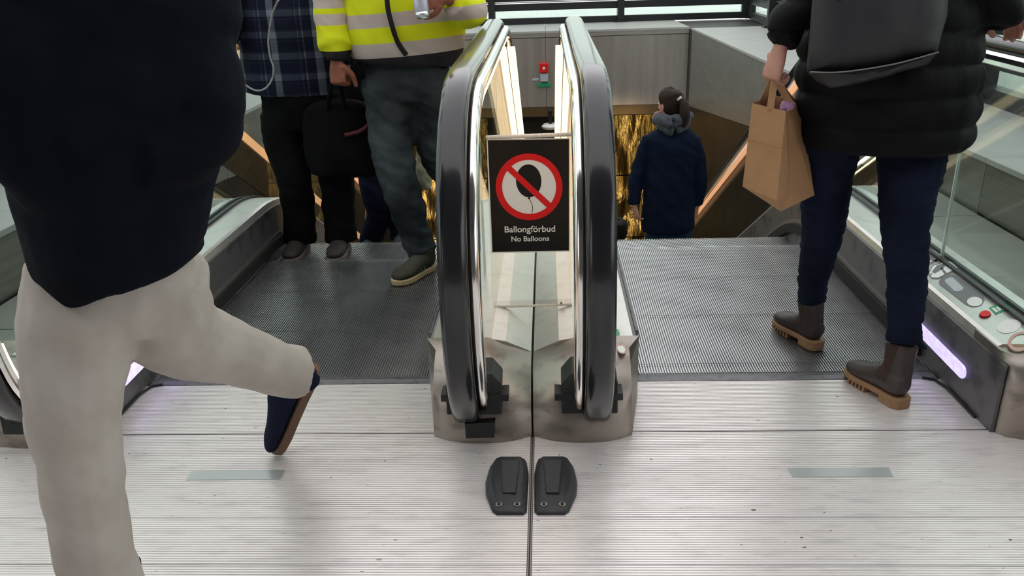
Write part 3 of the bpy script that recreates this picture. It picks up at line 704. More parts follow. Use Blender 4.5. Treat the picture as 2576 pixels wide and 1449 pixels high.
def head_chains(H, face, up=(0, 0, 1), k=1.):
    """H = centre of the head; face = direction looked at"""
    H = Vector(H); f = Vector(face).normalized(); u = Vector(up); u = (u-f*u.dot(f)).normalized(); s = f.cross(u)
    g = lambda a, b, c: H+f*a*k+s*b*k+u*c*k
    ch = [{'P': [(g(.040, 0, -.112), .030*k, .030*k), (g(.024, 0, -.085), .055*k, .062*k), (g(.006, 0, -.045), .066*k, .083*k), (g(-.004, 0, 0), .073*k, .092*k), (g(-.010, 0, .045), .075*k, .094*k), (g(-.012, 0, .085), .062*k, .078*k), (g(-.012, 0, .108), .03*k, .04*k)], 'side': s, 'seg': 20},
          {'P': [(g(.080, 0, .015), .008*k), (g(.096, 0, -.010), .011*k), (g(.104, 0, -.030), .015*k, .012*k), (g(.088, 0, -.040), .012*k)], 'n': 3},
          {'P': [(g(.080, -.022, -.066), .006*k), (g(.087, 0, -.064), .008*k), (g(.080, .022, -.066), .006*k)], 'n': 3},
          {'P': [(g(.077, -.040, .028), .007*k), (g(.086, 0, .030), .006*k), (g(.077, .040, .028), .007*k)], 'n': 3}]
    for q in (-1, 1):
        ch.append({'P': [(g(-.004, q*.070, -.036), .008*k, .010*k), (g(-.012, q*.080, -.010), .008*k, .016*k), (g(-.016, q*.080, .018), .007*k, .014*k)], 'n': 3, 'side': s})
    return ch, g
def hair_cap(name, H, face, m, parent, k=1., long=False, extra=()):
    H = Vector(H); f = Vector(face).normalized(); u = Vector((0, 0, 1)); u = (u-f*u.dot(f)).normalized(); s = f.cross(u)
    g = lambda a, b, c: H+f*a*k+s*b*k+u*c*k
    ch = [{'P': [(g(-.052, 0, -.075), .055*k, .045*k), (g(-.036, 0, -.03), .078*k, .070*k), (g(-.024, 0, .02), .084*k, .086*k), (g(-.010, 0, .065), .082*k, .094*k), (g(-.008, 0, .102), .060*k, .070*k), (g(-.01, 0, .118), .03*k, .03*k)], 'side': s, 'seg': 20}]
    return fuse(name, ch+list(extra), .006, m, parent, disp=lambda co, n: n*.003*noise.noise(Vector((co.x*60, co.y*60, co.z*14))))
def person(label, base, group=None):
    return empty('person', base, label=label, cat='person', group=group)
def body_of(p, J, m, headat, face, hands=(), k=1.):
    """one continuous body: J holds joints pelvis, chest, neck and (hip,knee,ankle) x2, (shoulder,elbow,wrist) x2"""
    V = Vector; ch = []
    pe, cs, nk = V(J['pelvis']), V(J['chest']), V(J['neck'])
    sd = (V(J['arms'][1][0])-V(J['arms'][0][0])).normalized()
    ch.append({'P': [(pe-V((0, 0, .08)), .10, .08), (pe, .12, .09), ((pe+cs)/2, .11, .085), (cs, .13, .09), (nk-V((0, 0, .06)), .09, .06), (nk, .055, .055), (V(headat)-V((0, 0, .06)), .052, .055)], 'side': sd})
    for hp, kn, an in J['legs']:
        hp, kn, an = V(hp), V(kn), V(an); ch.append({'P': [(hp, .062), (hp.lerp(kn, .5), .050), (kn, .042), (kn.lerp(an, .35), .040), (an, .030)]})
    for sh, el, wr in J['arms']:
        sh, el, wr = V(sh), V(el), V(wr); ch.append({'P': [(nk.lerp(sh, .4)-V((0, 0, .06)), .04), (sh.lerp(nk, .18)-V((0, 0, .03)), .036), (sh.lerp(el, .5), .034), (el, .031), (el.lerp(wr, .3), .030), (wr, .023)]})
    hc, g = head_chains(headat, face, k=k); ch += hc
    me = fuse_mesh('body', ch, .011)
    for h in hands: add_mesh(me, fuse_mesh('hand', h, .0042, smooth=1))
    b = link('body', me, m, p)
    for q in (-1, 1):
        mb = MB(); c = g(.072, q*.031, .006)
        mb.tube([c+Vector(face).normalized()*t for t in (-.010, -.004, .004, .010)], [.006, .011, .011, .006], 10); mb.build('eye', m_eye, b, True)
    return b
def shoe(p, name, heel, toe, up, m_up, m_so, L_w=.046, ankle_h=.085, sole=.024, heelh=None, shaft=None, extra=()):
    """heel and toe are sole points; a loft for the upper, an outline for the sole"""
    heel, toe = Vector(heel), Vector(toe); f = (toe-heel); L = f.length; f.normalize(); u = Vector(up); u = (u-f*u.dot(f)).normalized(); s = f.cross(u)
    g = lambda t, b, c: heel+f*(t*L)+s*b+u*c
    w = L_w; h = sole
    P = [(g(.06, 0, h+.034), w*.62, .036), (g(.16, 0, h+.040), w*.80, .044), (g(.32, 0, h+.042), w*.82, .046), (g(.50, 0, h+.032), w*.88, .037), (g(.68, 0, h+.024), w*1.0, .028), (g(.84, 0, h+.019), w*.90, .023), (g(.95, 0, h+.014), w*.58, .015)]
    ch = [{'P': P, 'side': s, 'seg': 18}]
    A = Vector(shaft) if shaft is not None else g(.20, 0, ankle_h+.03)
    ch.append({'P': [(g(.20, 0, h+.03), w*.72, .052), (g(.19, 0, h+.03).lerp(A, .5), w*.82, .050), (A, w*.90, .056)], 'side': s, 'seg': 18})
    o = fuse(name, ch+list(extra), .0055, m_up, p, smooth=2)
    out = []
    for t, b in ((0, .3), (.02, .55), (.10, .74), (.30, .74), (.50, .84), (.70, 1.04), (.84, .96), (.94, .66), (1, .2)): out.append((t, b*w*1.04))
    loop = [g(t, b, 0) for t, b in out]+[g(t, -b, 0) for t, b in out[::-1]]
    if heelh:
        front = [q for q in out if q[0] >= .30]; back = [q for q in out if q[0] <= .30]
        sl = MB().prism([g(t, b, heelh*.55) for t, b in out]+[g(t, -b, heelh*.55) for t, b in out[::-1]], u*(h-heelh*.55+.006)).build('sole', m_so, o, bevel=.003)
        MB().prism([g(t, b, 0) for t, b in back]+[g(t, -b, 0) for t, b in back[::-1]], u*(heelh*.6)).build('heel', m_so, o, bevel=.003)
        for i in range(7):
            t = .52+.065*i; bb = w*(.9 if i < 5 else .6)
            MB().prism([g(t, bb, 0), g(t+.035, bb, 0), g(t+.035, -bb, 0), g(t, -bb, 0)], u*(heelh*.6)).build('tread_lug', m_so, o)
    else: MB().prism(loop, u*(h+.004)).build('sole', m_so, o, bevel=.004)
    return o, g
def px(u, v, y): return UN(u, v, y=y)

# --- walker in the foreground, striding out of the picture on the left
A = person('person in dark navy coat and beige trousers striding past in the left foreground', (-.9, 1.5, 0))
heelA, toeA = px(806, 925, 1.99), UN(703, 1138, z=.004)
ankT = px(742, 940, 1.92); ankP = Vector((px(262, 1449, 1.36).x+.01, 1.37, .10))
kneeP, kneeT = px(190, 960, 1.40), px(448, 838, 1.63)
nkA = Vector((-.80, 1.47, 1.46))
body_of(A, dict(pelvis=(-.80, 1.50, .90), chest=(-.80, 1.48, 1.25), neck=nkA,
    legs=[((-.87, 1.47, .86), kneeP, ankP), ((-.74, 1.54, .86), kneeT, ankT)],
    arms=[((-.98, 1.40, 1.38), px(30, 220, 1.36), px(130, 420, 1.36)), ((-.66, 1.56, 1.38), px(505, 270, 1.50), px(400, 400, 1.42))]), m_skin, (-.83, 1.45, 1.63), (-.5, -.85, 0))
hair_cap('hair', (-.83, 1.45, 1.63), (-.5, -.85, 0), m_hair2, A)
sdA = (.85, .45, 0)
fuse('coat', [
    {'P': [(px(336, 692, 1.48), .150, .15), (px(300, 612, 1.48), .165, .16), (px(290, 480, 1.48), .178, .165), (px(290, 300, 1.48), .195, .165), (px(285, 120, 1.48), .205, .165), (px(280, -60, 1.48), .21, .15), ((-.81, 1.48, 1.40), .19, .12), ((-.80, 1.47, 1.49), .09, .08)], 'side': sdA, 'seg': 22},
    {'P': [((-.67, 1.55, 1.38), .075), (px(470, 120, 1.50), .085), (px(500, 300, 1.48), .082), (px(430, 385, 1.42), .070), (px(350, 400, 1.38), .06)]},
    {'P': [((-.98, 1.41, 1.38), .078), (px(60, 80, 1.36), .085), (px(60, 280, 1.36), .088), (px(120, 430, 1.36), .075), (px(200, 500, 1.37), .06)]}], .011, m_coat, A, folds(.007, 6, 12, 3))
fuse('trousers', [
    {'P': [(px(300, 620, 1.50), .14, .13), (px(290, 720, 1.50), .145, .135), (px(290, 800, 1.50), .12, .12)], 'side': sdA},
    {'P': [(px(225, 690, 1.47), .115), (px(195, 820, 1.43), .112), (kneeP, .097), (px(198, 1120, 1.38), .085), (px(232, 1360, 1.37), .079), ((ankP.x-.02, ankP.y, .055), .078)]},
    {'P': [(px(370, 690, 1.53), .120), (px(395, 780, 1.57), .118), (kneeT, .100), (px(560, 882, 1.74), .083), (px(690, 925, 1.87), .074), (px(752, 938, 1.93), .068, .072)], 'n': 7}], .010, m_beige, A, folds(.007, 9, 9, 1))
upA = (Vector((-1, -.35, .1)))
shoe(A, 'shoe', heelA, toeA, upA, m_suede, m_brownsole, L_w=.046, sole=.022, shaft=ankT+Vector((.01, .02, -.02)))
shoe(A, 'shoe', (ankP.x+.03, 1.44, 0), (ankP.x-.13, 1.20, 0), (0, 0, 1), m_suede, m_brownsole, L_w=.045, sole=.022)

# --- plaid shirt, standing on the left escalator
B = person('person in navy plaid shirt and black trousers standing on the left escalator', (-1.17, 4.0, -.046))
zB = nose_z(3.75+TD)
YBP = 4.08
aL, aR = Vector((-1.26, 4.04, zB+.10)), Vector((-1.04, 4.04, zB+.10))
kL, kR = px(738, 440, 4.02), px(848, 450, 4.02)
armsB = [((-1.40, YBP, 1.32), px(560, 30, 4.02), px(566, 60, 3.98)), ((-.96, YBP, 1.32), px(872, 80, 4.05), px(868, 190, 4.0))]
body_of(B, dict(pelvis=(-1.17, YBP, .80), chest=(-1.17, YBP, 1.18), neck=(-1.17, YBP, 1.42), legs=[((-1.27, YBP, .78), kL, aL), ((-1.07, YBP, .78), kR, aR)], arms=armsB), m_skin, (-1.17, YBP-.02, 1.58), (0, -1, 0))
hair_cap('hair', (-1.17, YBP-.02, 1.58), (0, -1, 0), m_hair2, B)
fuse('shirt', [{'P': [(px(738, 232, YBP), .255, .15), (px(735, 190, YBP), .255, .15), (px(732, 110, YBP), .25, .15), (px(730, 30, YBP), .25, .15), ((-1.18, YBP, 1.28), .235, .13), ((-1.175, YBP, 1.38), .16, .09), ((-1.17, YBP, 1.43), .07, .07)], 'seg': 22},
    {'P': [((-.97, YBP, 1.32), .07), (px(868, 80, 4.06), .066), (px(866, 160, 4.03), .055)]},
    {'P': [((-1.39, YBP, 1.32), .07), (px(572, 60, 4.06), .066), (px(585, 85, 3.98), .055)]}], .011, m_plaid, B, folds(.008, 6, 6, 5))
fuse('sleeve', [{'P': [(px(566, -70, 4.0), .075), (px(566, 10, 3.98), .078), (px(568, 62, 3.94), .070), (px(585, 80, 3.86), .055)]}], .010, m_trous, B, folds(.008, 9, 14, 8))
fuse('trousers', [{'P': [(px(755, 200, YBP), .20, .14), (px(757, 260, YBP), .205, .14), (px(760, 320, YBP), .19, .13)]},
    {'P': [(px(712, 290, YBP), .115), (px(720, 370, 4.05), .108), (kL, .092), (px(752, 530, 4.03), .085), ((aL.x, 4.03, zB+.06), .088)]},
    {'P': [(px(815, 290, YBP), .110), (px(838, 370, 4.05), .103), (kR, .090), (px(852, 530, 4.03), .085), ((aR.x, 4.03, zB+.06), .086)]}], .011, m_trous, B, folds(.008, 8, 14, 9))
for a in (aL, aR): shoe(B, 'shoe', (a.x, 4.10, zB), (a.x+(.0 if a is aR else -.01), 3.82, zB), (0, 0, 1), m_shoe, m_shoesole, L_w=.050)
cord = tag(MB().tube(catmull([px(700, 0, 3.80), px(684, 40, 3.86), px(675, 100, 3.875), px(680, 145, 3.875), px(688, 170, 3.875), px(684, 200, 3.87), px(668, 222, 3.865), px(646, 228, 3.86), px(622, 217, 3.86), px(598, 195, 3.86), px(575, 168, 3.85), px(560, 150, 3.85)], 5), .0045, 8).build('earphone_cord', m_cord, smooth=True), 'thin grey earphone cord looping in front of plaid shirt', 'cord')

# --- high visibility jacket, stepping off the left escalator
H_ = person('person in yellow high visibility jacket and faded jeans stepping off the left escalator', (-.6, 3.7, 0))
YH = 3.84
toeS, heelS = UN(992, 719, z=0), UN(1092, 672, z=0)
anS = heelS.lerp(toeS, .22)+Vector((0, 0, .10)); kn1 = px(988, 395, 3.70); kn2 = px(1100, 370, 3.80); an2 = Vector((-.38, 4.14, -.05+.10))
wrR, haR = px(846, 150, 3.74), (0, 0, -1)
wrL = px(1120, -6, 3.60)
hiv_hand = hand(px(846, 152, 3.74), (.0, -.08, -1), (.35, .93, 0), (65, 80, 50), 1, 1.15)
can_hand = hand(wrL, (-1, -.05, -.12), (.1, .9, -.2), (35, 50, 30), 1, 1.05)
body_of(H_, dict(pelvis=(-.58, YH, .93), chest=(-.58, YH, 1.28), neck=(-.58, YH, 1.53), legs=[((-.68, YH, .9), kn1, anS), ((-.47, YH, .9), kn2, an2)], arms=[((-.83, YH, 1.42), px(840, 30, 3.82), wrR), ((-.33, YH, 1.42), px(1190, 40, 3.75), wrL)]), m_skin2, (-.58, YH-.03, 1.71), (0, -1, 0), hands=(hiv_hand, can_hand))
hair_cap('hair', (-.58, YH-.03, 1.71), (0, -1, 0), m_hair2, H_)
def band_mat(name, bands, tilt):
    m = bpy.data.materials.new(name); m.use_nodes = True; nt = m.node_tree; N, L = nt.nodes, nt.links; b = N['Principled BSDF']
    tc = N.new('ShaderNodeTexCoord'); sp_ = N.new('ShaderNodeSeparateXYZ'); L.new(tc.outputs['Object'], sp_.inputs[0])
    ma = N.new('ShaderNodeMath'); ma.operation = 'MULTIPLY_ADD'; L.new(sp_.outputs['X'], ma.inputs[0]); ma.inputs[1].default_value = -tilt; ma.inputs[2].default_value = -tilt*.58
    ad = N.new('ShaderNodeMath'); L.new(sp_.outputs['Z'], ad.inputs[0]); L.new(ma.outputs[0], ad.inputs[1])
    rp = N.new('ShaderNodeValToRGB'); rp.color_ramp.interpolation = 'CONSTANT'
    mr = N.new('ShaderNodeMapRange'); L.new(ad.outputs[0], mr.inputs[0]); mr.inputs[1].default_value = .7; mr.inputs[2].default_value = 1.7; L.new(mr.outputs[0], rp.inputs[0])
    cols = [(.66, .70, .012, 1), (.50, .42, .375, 1), (.022, .020, .023, 1)]
    bb = bands[::-1]; e = rp.color_ramp.elements
    e[0].position = 0; e[0].color = cols[bb[0][1]]; e[1].position = min(1, max(0, bb[1][0]-.7)); e[1].color = cols[bb[1][1]]
    for zb, k in bb[2:]: q = e.new(max(0, min(1, zb-.7))); q.color = cols[k]
    L.new(rp.outputs[0], b.inputs['Base Color']); b.inputs['Roughness'].default_value = .8; b.inputs['Specular IOR Level'].default_value = .2
    return m
def banded(name, chains, bands, voxel=.011, disp=None, tilt=0):
    """garment whose sewn bands run round it: bands = [(z_from, colour index)] from the top down"""
    return link(name, fuse_mesh(name, chains, voxel, disp), band_mat(name+'_bands', bands, tilt), H_)
zz = lambda v: px(1000, v, YH-.16).z
banded('jacket', [{'P': [(px(1022, 158, YH), .245, .16), (px(1022, 138, YH), .262, .175), (px(1022, 100, YH), .272, .185), (px(1020, 50, YH), .275, .185), (px(1018, 0, YH), .275, .18), ((-.58, YH, 1.36), .25, .15), ((-.58, YH, 1.47), .17, .10), ((-.58, YH, 1.53), .085, .085)], 'seg': 24},
    {'P': [((-.33, YH, 1.42), .085), (px(1172, 0, 3.80), .085), (px(1180, 30, 3.74), .075), (px(1140, 5, 3.63), .058)]}],
    [(1.36, 0), (1.28, 1), (zz(30), 0), (zz(66), 1), (zz(106), 0), (zz(143), 1), (-9, 2)], disp=folds(.010, 6, 8, 11), tilt=.06)
banded('sleeve', [{'P': [((-.83, YH, 1.42), .085), (px(838, -40, 3.83), .088), (px(836, 20, 3.82), .085), (px(840, 75, 3.79), .082), (px(846, 120, 3.76), .078), (px(847, 133, 3.75), .060), (px(847, 152, 3.745), .048)]}],
    [(1.30, 0), (px(840, 22, 3.75).z, 1), (px(840, 36, 3.75).z, 0), (px(840, 63, 3.75).z, 1), (px(840, 130, 3.72).z, 0), (-9, 2)], disp=folds(.010, 9, 16, 13))
MB().tube(catmull([px(972, -40, 3.62), px(975, 15, 3.63), px(985, 60, 3.63), px(1000, 105, 3.645), px(1022, 138, 3.655)], 5), .011, 8).build('zip_edge', m_hem, H_, True)
fuse('jeans', [{'P': [(px(1030, 150, YH), .19, .14), (px(1025, 200, YH), .20, .145), (px(1025, 245, YH), .19, .14)]},
    {'P': [(px(975, 200, YH), .125), (px(982, 290, 3.78), .112), (kn1, .098), (px(1018, 500, 3.64), .088), (px(1045, 590, 3.60), .074), (anS+Vector((0, .01, -.02)), .070)]},
    {'P': [(px(1085, 200, YH), .125), (px(1095, 280, YH), .112), (kn2, .098), ((-.42, 4.02, .3), .085), (an2-Vector((0, 0, .03)), .075)]}], .010, m_faded, H_, folds(.013, 9, 17, 2))
so, g = shoe(H_, 'sneaker', heelS, toeS, (0, 0, 1), m_sneak, m_sneaksole, L_w=.050, sole=.020)
for t in (.42, .50, .58):
    MB().tube([g(t, .044, .035), g(t-.02, .030, .070), g(t-.04, 0, .085), g(t-.02, -.030, .070), g(t, -.044, .035)], .005, 6).build('stripe', m_teal, so)
for t in (.46, .53, .60): MB().tube([g(t, .022, .074-.05*(t-.46)), g(t+.01, 0, .083-.08*(t-.46)), g(t, -.022, .074-.05*(t-.46))], .004, 6).build('lace', m_hood, so)
shoe(H_, 'sneaker', (an2.x, 4.20, an2.z-.09), (an2.x-.02, 3.92, an2.z-.09), (0, 0, 1), m_sneak, m_sneaksole, L_w=.050, sole=.020)
can = empty('drink_can', px(1065, 40, 3.58), label='small silver drink can held in front of the yellow jacket', cat='can')
cb, ct = px(1064, 46, 3.575), px(1054, -22, 3.575)
MB().tube([cb, cb.lerp(ct, .03), cb.lerp(ct, .10), cb.lerp(ct, .90), cb.lerp(ct, .97), ct], [.024, .027, .031, .031, .027, .025], 20).build('can_body', m_canp, can, True)
MB().tube([cb-Vector((0, 0, .001)), cb.lerp(ct, .12)+Vector((0, 0, 0)), cb.lerp(ct, .26)], [.026, .0316, .0316], 20).build('can_base', m_alu, can, True)
# black holdall hanging from the hand
hb = empty('holdall', px(850, 330, 3.78), label='black holdall with red trim hanging from the hand beside faded jeans', cat='bag')
def hold(co, n): return n*.02*noise.noise(co*6)
fuse('bag_body', [{'P': [(px(858, 258, 3.91), .10, .04), (px(858, 282, 3.91), .17, .052), (px(858, 340, 3.91), .205, .058), (px(860, 400, 3.91), .195, .058), (px(862, 440, 3.91), .16, .045)], 'seg': 20}], .011, m_bagblk, hb, hold)
MB().tube(catmull([px(868, 340, 3.850), px(900, 332, 3.850), px(918, 322, 3.853), px(928, 312, 3.858)], 5), .010, 8).build('red_trim', m_redtrim, hb, True)
for dx in (-1, 1): MB().tube(catmull([px(846+dx*22, 275, 3.87), px(846+dx*12, 220, 3.79), px(846, 196, 3.74)], 5), .012, 8).build('strap', m_bagblk, hb, True)

# --- person coming up behind them
D_ = person('person in navy jeans half hidden behind the yellow jacket, lower on left escalator', (-.98, 4.75, -.4))
zD = -.28; YD = 4.72
kd1, kd2 = px(940, 470, 4.62), px(1010, 470, 4.66); ad1, ad2 = Vector((-1.04, 4.66, zD+.09)), Vector((-.84, 4.62, zD+.12))
body_of(D_, dict(pelvis=(-.93, YD, .56), chest=(-.93, YD, .95), neck=(-.93, YD, 1.18), legs=[((-1.02, YD, .54), kd1, ad1), ((-.84, YD, .54), kd2, ad2)], arms=[((-1.14, YD, 1.08), (-1.18, YD, .80), (-1.15, YD-.08, .56)), ((-.72, YD, 1.08), (-.68, YD, .80), (-.68, YD-.06, .56))]), m_skin, (-.93, YD-.02, 1.34), (0, -1, 0))
hair_cap('hair', (-.93, YD-.02, 1.34), (0, -1, 0), m_hair2, D_)
fuse('jacket', [{'P': [((-.93, YD, .42), .21, .14), ((-.93, YD, .62), .21, .14), ((-.93, YD, .92), .215, .14), ((-.93, YD, 1.1), .17, .10), ((-.93, YD, 1.18), .08, .08)]},
    {'P': [((-1.14, YD, 1.08), .07), ((-1.18, YD, .80), .062), ((-1.15, YD-.08, .58), .05)]}, {'P': [((-.72, YD, 1.08), .07), ((-.68, YD, .80), .062), ((-.68, YD-.06, .58), .05)]}], .012, m_trous, D_, folds(.008, 8, 10, 4))
fuse('jeans', [{'P': [((-.93, YD, .58), .16, .12), ((-.93, YD, .46), .165, .12)]}, {'P': [((-1.01, YD, .5), .10), (kd1, .082), (px(952, 540, 4.62), .072), (ad1-Vector((0, 0, .03)), .068)]}, {'P': [((-.85, YD, .5), .10), (kd2, .082), (ad2-Vector((0, 0, .03)), .066)]}], .010, m_navyjean, D_, folds(.008, 9, 22, 6))
for a in (ad1, ad2): shoe(D_, 'shoe', (a.x, a.y+.05, a.z-.09), (a.x+.02, a.y-.23, a.z-.09), (0, 0, 1), m_hood, m_shoesole, L_w=.046)
fuse('scarf', [{'P': [(px(1062, 380, 4.4), .03), (px(1064, 415, 4.4), .045), (px(1068, 455, 4.4), .040), (px(1072, 475, 4.4), .025)]}], .008, m_cream, D_, folds(.01, 20, 20, 2))

# --- woman in navy coat riding down the right escalator
E_ = person('person in navy coat with grey hood and ponytail riding down the right escalator', (1.0, 6.2, -1.2))
YE = 6.28; zE = nose_z(6.1)-.06
hE = px(1684, 262, YE+.02); fE = Vector((-.62, .78, -.05))
wL, wR = px(1597, 522, YE-.06), px(1752, 520, YE+.02)
body_of(E_, dict(pelvis=px(1682, 520, YE), chest=px(1690, 400, YE), neck=px(1690, 318, YE), legs=[(px(1650, 540, YE), (px(1648, 640, YE-.02)), (.86, YE, zE+.1)), (px(1712, 540, YE), px(1712, 640, YE-.02), (1.08, YE, zE+.1))],
    arms=[(px(1634, 350, YE), px(1602, 450, YE), wL), (px(1748, 350, YE), px(1764, 440, YE), wR)]), m_skin, hE, fE, hands=(hand(wL, (.25, .0, -1), (.8, .5, 0), (25, 35, 25), -1, .95), hand(wR, (0, .1, -1), (-.8, .5, 0), (25, 35, 25), 1, .95)))
bk = lambda u, v, dy: px(u, v, YE+dy)
hair_cap('hair', hE, fE, m_hair, E_, 1.03, extra=[{'P': [(bk(1712, 250, -.05), .030), (bk(1720, 262, -.09), .034), (bk(1722, 280, -.11), .040), (bk(1722, 300, -.12), .036), (bk(1718, 318, -.12), .020)]}, {'P': [(bk(1706, 246, .0), .05), (bk(1712, 252, -.05), .035)]}])
MB().tube([bk(1707, 246, -.07), bk(1711, 251, -.075)], .022, 12).build('hair_tie', m_lgrey, E_, True)
fuse('coat', [{'P': [(bk(1680, 577, 0), .205, .16), (bk(1680, 560, 0), .215, .165), (bk(1682, 500, 0), .205, .155), (bk(1686, 430, 0), .195, .15), (bk(1690, 370, 0), .205, .15), (bk(1690, 340, 0), .185, .13), (bk(1690, 318, 0), .10, .10)], 'seg': 22},
    {'P': [(bk(1638, 348, 0), .068), (bk(1612, 410, 0), .062), (bk(1600, 460, -.02), .058), (bk(1595, 512, -.05), .048)]},
    {'P': [(bk(1742, 348, 0), .068), (bk(1757, 410, 0), .060), (bk(1762, 460, 0), .055), (bk(1754, 512, .02), .046)]}], .011, m_navy, E_, folds(.010, 7, 9, 21))
fuse('hood', [{'P': [(bk(1652, 302, .04), .036), (bk(1662, 300, -.06), .042, .05), (bk(1690, 308, -.13), .045, .055), (bk(1722, 300, -.07), .042, .05), (bk(1730, 292, .03), .038), (bk(1700, 285, .12), .03), (bk(1665, 290, .10), .03), (bk(1652, 302, .04), .036)], 'n': 6},
    {'P': [(bk(1660, 312, -.05), .04), (bk(1692, 326, -.11), .045), (bk(1726, 312, -.05), .04)]}], .009, m_hood, E_, folds(.012, 14, 18, 31))
fuse('scarf', [{'P': [(bk(1646, 300, .02), .016), (bk(1652, 288, .02), .024), (bk(1660, 286, -.01), .018)]}], .007, m_scarf, E_)
fuse('jeans', [{'P': [(bk(1680, 560, 0), .17, .13), (bk(1680, 590, 0), .17, .13)]}, {'P': [(bk(1652, 570, 0), .095), (bk(1648, 640, 0), .08), ((.86, YE, zE+.08), .06)]}, {'P': [(bk(1712, 570, 0), .095), (bk(1712, 640, 0), .08), ((1.08, YE, zE+.08), .06)]}], .011, m_bluejean, E_, folds(.006, 9, 14, 5))
for x in (.86, 1.08): shoe(E_, 'shoe', (x, YE-.05, zE), (x, YE+.2, zE), (0, 0, 1), m_shoe, m_shoesole, L_w=.043)
# someone further down, only the dark back of the head shows over the step edge
G_ = person('person with dark hair further down right escalator, only the head showing', (.75, 7.6, -2.1))
hG = px(1556, 580, 7.7); zG = nose_z(7.9)
body_of(G_, dict(pelvis=(hG.x, 7.7, hG.z-.72), chest=(hG.x, 7.7, hG.z-.38), neck=(hG.x, 7.7, hG.z-.15), legs=[((hG.x-.09, 7.7, hG.z-.74), (hG.x-.09, 7.68, hG.z-1.13), (hG.x-.09, 7.7, hG.z-1.5)), ((hG.x+.09, 7.7, hG.z-.74), (hG.x+.09, 7.68, hG.z-1.13), (hG.x+.09, 7.7, hG.z-1.5))],
    arms=[((hG.x-.2, 7.7, hG.z-.24), (hG.x-.24, 7.7, hG.z-.5), (hG.x-.22, 7.74, hG.z-.75)), ((hG.x+.2, 7.7, hG.z-.24), (hG.x+.24, 7.7, hG.z-.5), (hG.x+.22, 7.74, hG.z-.75))]), m_skin, hG, (0, 1, 0))
hair_cap('hair', hG, (0, 1, 0), m_hair2, G_, 1.05)
fuse('jacket', [{'P': [((hG.x, 7.7, hG.z-.80), .19, .14), ((hG.x, 7.7, hG.z-.5), .20, .14), ((hG.x, 7.7, hG.z-.26), .19, .12), ((hG.x, 7.7, hG.z-.15), .08, .08)]}, {'P': [((hG.x-.2, 7.7, hG.z-.24), .06), ((hG.x-.24, 7.7, hG.z-.5), .055), ((hG.x-.22, 7.74, hG.z-.72), .045)]}, {'P': [((hG.x+.2, 7.7, hG.z-.24), .06), ((hG.x+.24, 7.7, hG.z-.5), .055), ((hG.x+.22, 7.74, hG.z-.72), .045)]}], .013, m_trous, G_)
fuse('trousers', [{'P': [((hG.x, 7.7, hG.z-.70), .16, .12), ((hG.x, 7.7, hG.z-.80), .16, .12)]}]+[{'P': [((hG.x+d, 7.7, hG.z-.76), .09), ((hG.x+d, 7.68, hG.z-1.13), .075), ((hG.x+d, 7.7, hG.z-1.5), .06)]} for d in (-.09, .09)], .013, m_trous, G_)
for d in (-.09, .09): shoe(G_, 'shoe', (hG.x+d, 7.64, hG.z-1.6), (hG.x+d, 7.9, hG.z-1.6), (0, 0, 1), m_shoe, m_shoesole, L_w=.045)

# --- woman in black padded coat stepping on to the right escalator
F_ = person('person in long black padded coat and brown boots stepping on to the right escalator', (1.1, 2.5, 0))
YF = 2.52
hl1, tl1 = UN(2060, 883, z=.0), UN(1962, 838, z=.0)      # far boot on the steps
hl2, tl2 = UN(2275, 1030, z=.0), UN(2178, 985, z=.0)     # near boot on the comb plate
def bootdir(h, t, L=.255): d = (t-h); d = Vector((d.x*.8-.02, d.y*1.25+.06, 0)).normalized(); return h+d*L
tl1, tl2 = bootdir(hl1, tl1), bootdir(hl2, tl2)
tp1, tp2 = px(2042, 748, 2.72), px(2273, 862, 2.33)
k1, k2 = px(2070, 580, 2.62), px(2277, 560, 2.42)
wF = px(1962, 122, 2.44); wF2 = px(2520, 22, 2.46)
bag_hand = hand(wF, (-.22, .02, -1), (.75, .35, .1), (55, 70, 45), -1, 1.0, thumb=(.35, .6))
rail_hand = hand(wF2, (.75, .55, -.35), (.1, -.2, -1), (25, 45, 35), 1, 1.0)
nkF = Vector((1.05, YF+.03, 1.50))
body_of(F_, dict(pelvis=px(2215, 300, YF), chest=px(2240, -60, YF), neck=nkF, legs=[(px(2100, 330, YF), k1, tp1), (px(2290, 330, YF), k2, tp2)],
    arms=[((.86, YF, 1.40), px(2025, -20, 2.46), wF), ((1.26, YF, 1.40), px(2480, -80, 2.42), wF2)]), m_skin, nkF+Vector((0, .02, .17)), (0, 1, -.1), hands=(bag_hand, rail_hand))
hair_cap('hair', nkF+Vector((0, .02, .17)), (0, 1, -.1), m_hair, F_, 1.03)
def quilt(co, n):
    t = (co.z+.02*co.x)/.088; r = abs(math.sin(PI*t))**.6
    return n*(-.010+.016*r + .006*noise.noise(co*14))
fuse('padded_coat', [{'P': [(px(2225, 372, YF), .215, .175), (px(2228, 350, YF), .245, .195), (px(2230, 300, YF), .258, .20), (px(2232, 230, YF), .262, .20), (px(2232, 140, YF), .262, .19), (px(2238, 40, YF), .252, .18), (px(2240, -60, YF), .245, .17), ((1.06, YF, 1.36), .225, .14), ((1.05, YF+.02, 1.46), .13, .10), (nkF, .08, .08)], 'seg': 26, 'n': 8},
    {'P': [((.86, YF, 1.40), .085), (px(2060, -80, 2.48), .075), (px(2030, 0, 2.46), .062), (px(1985, 60, 2.45), .054), (px(1962, 100, 2.44), .048)]},
    {'P': [((1.26, YF, 1.40), .085), (px(2450, -120, 2.46), .075), (px(2500, -50, 2.44), .066), (px(2518, 20, 2.46), .060), (px(2524, 36, 2.48), .054)]}], .009, m_puffer, F_, quilt, smooth=1)
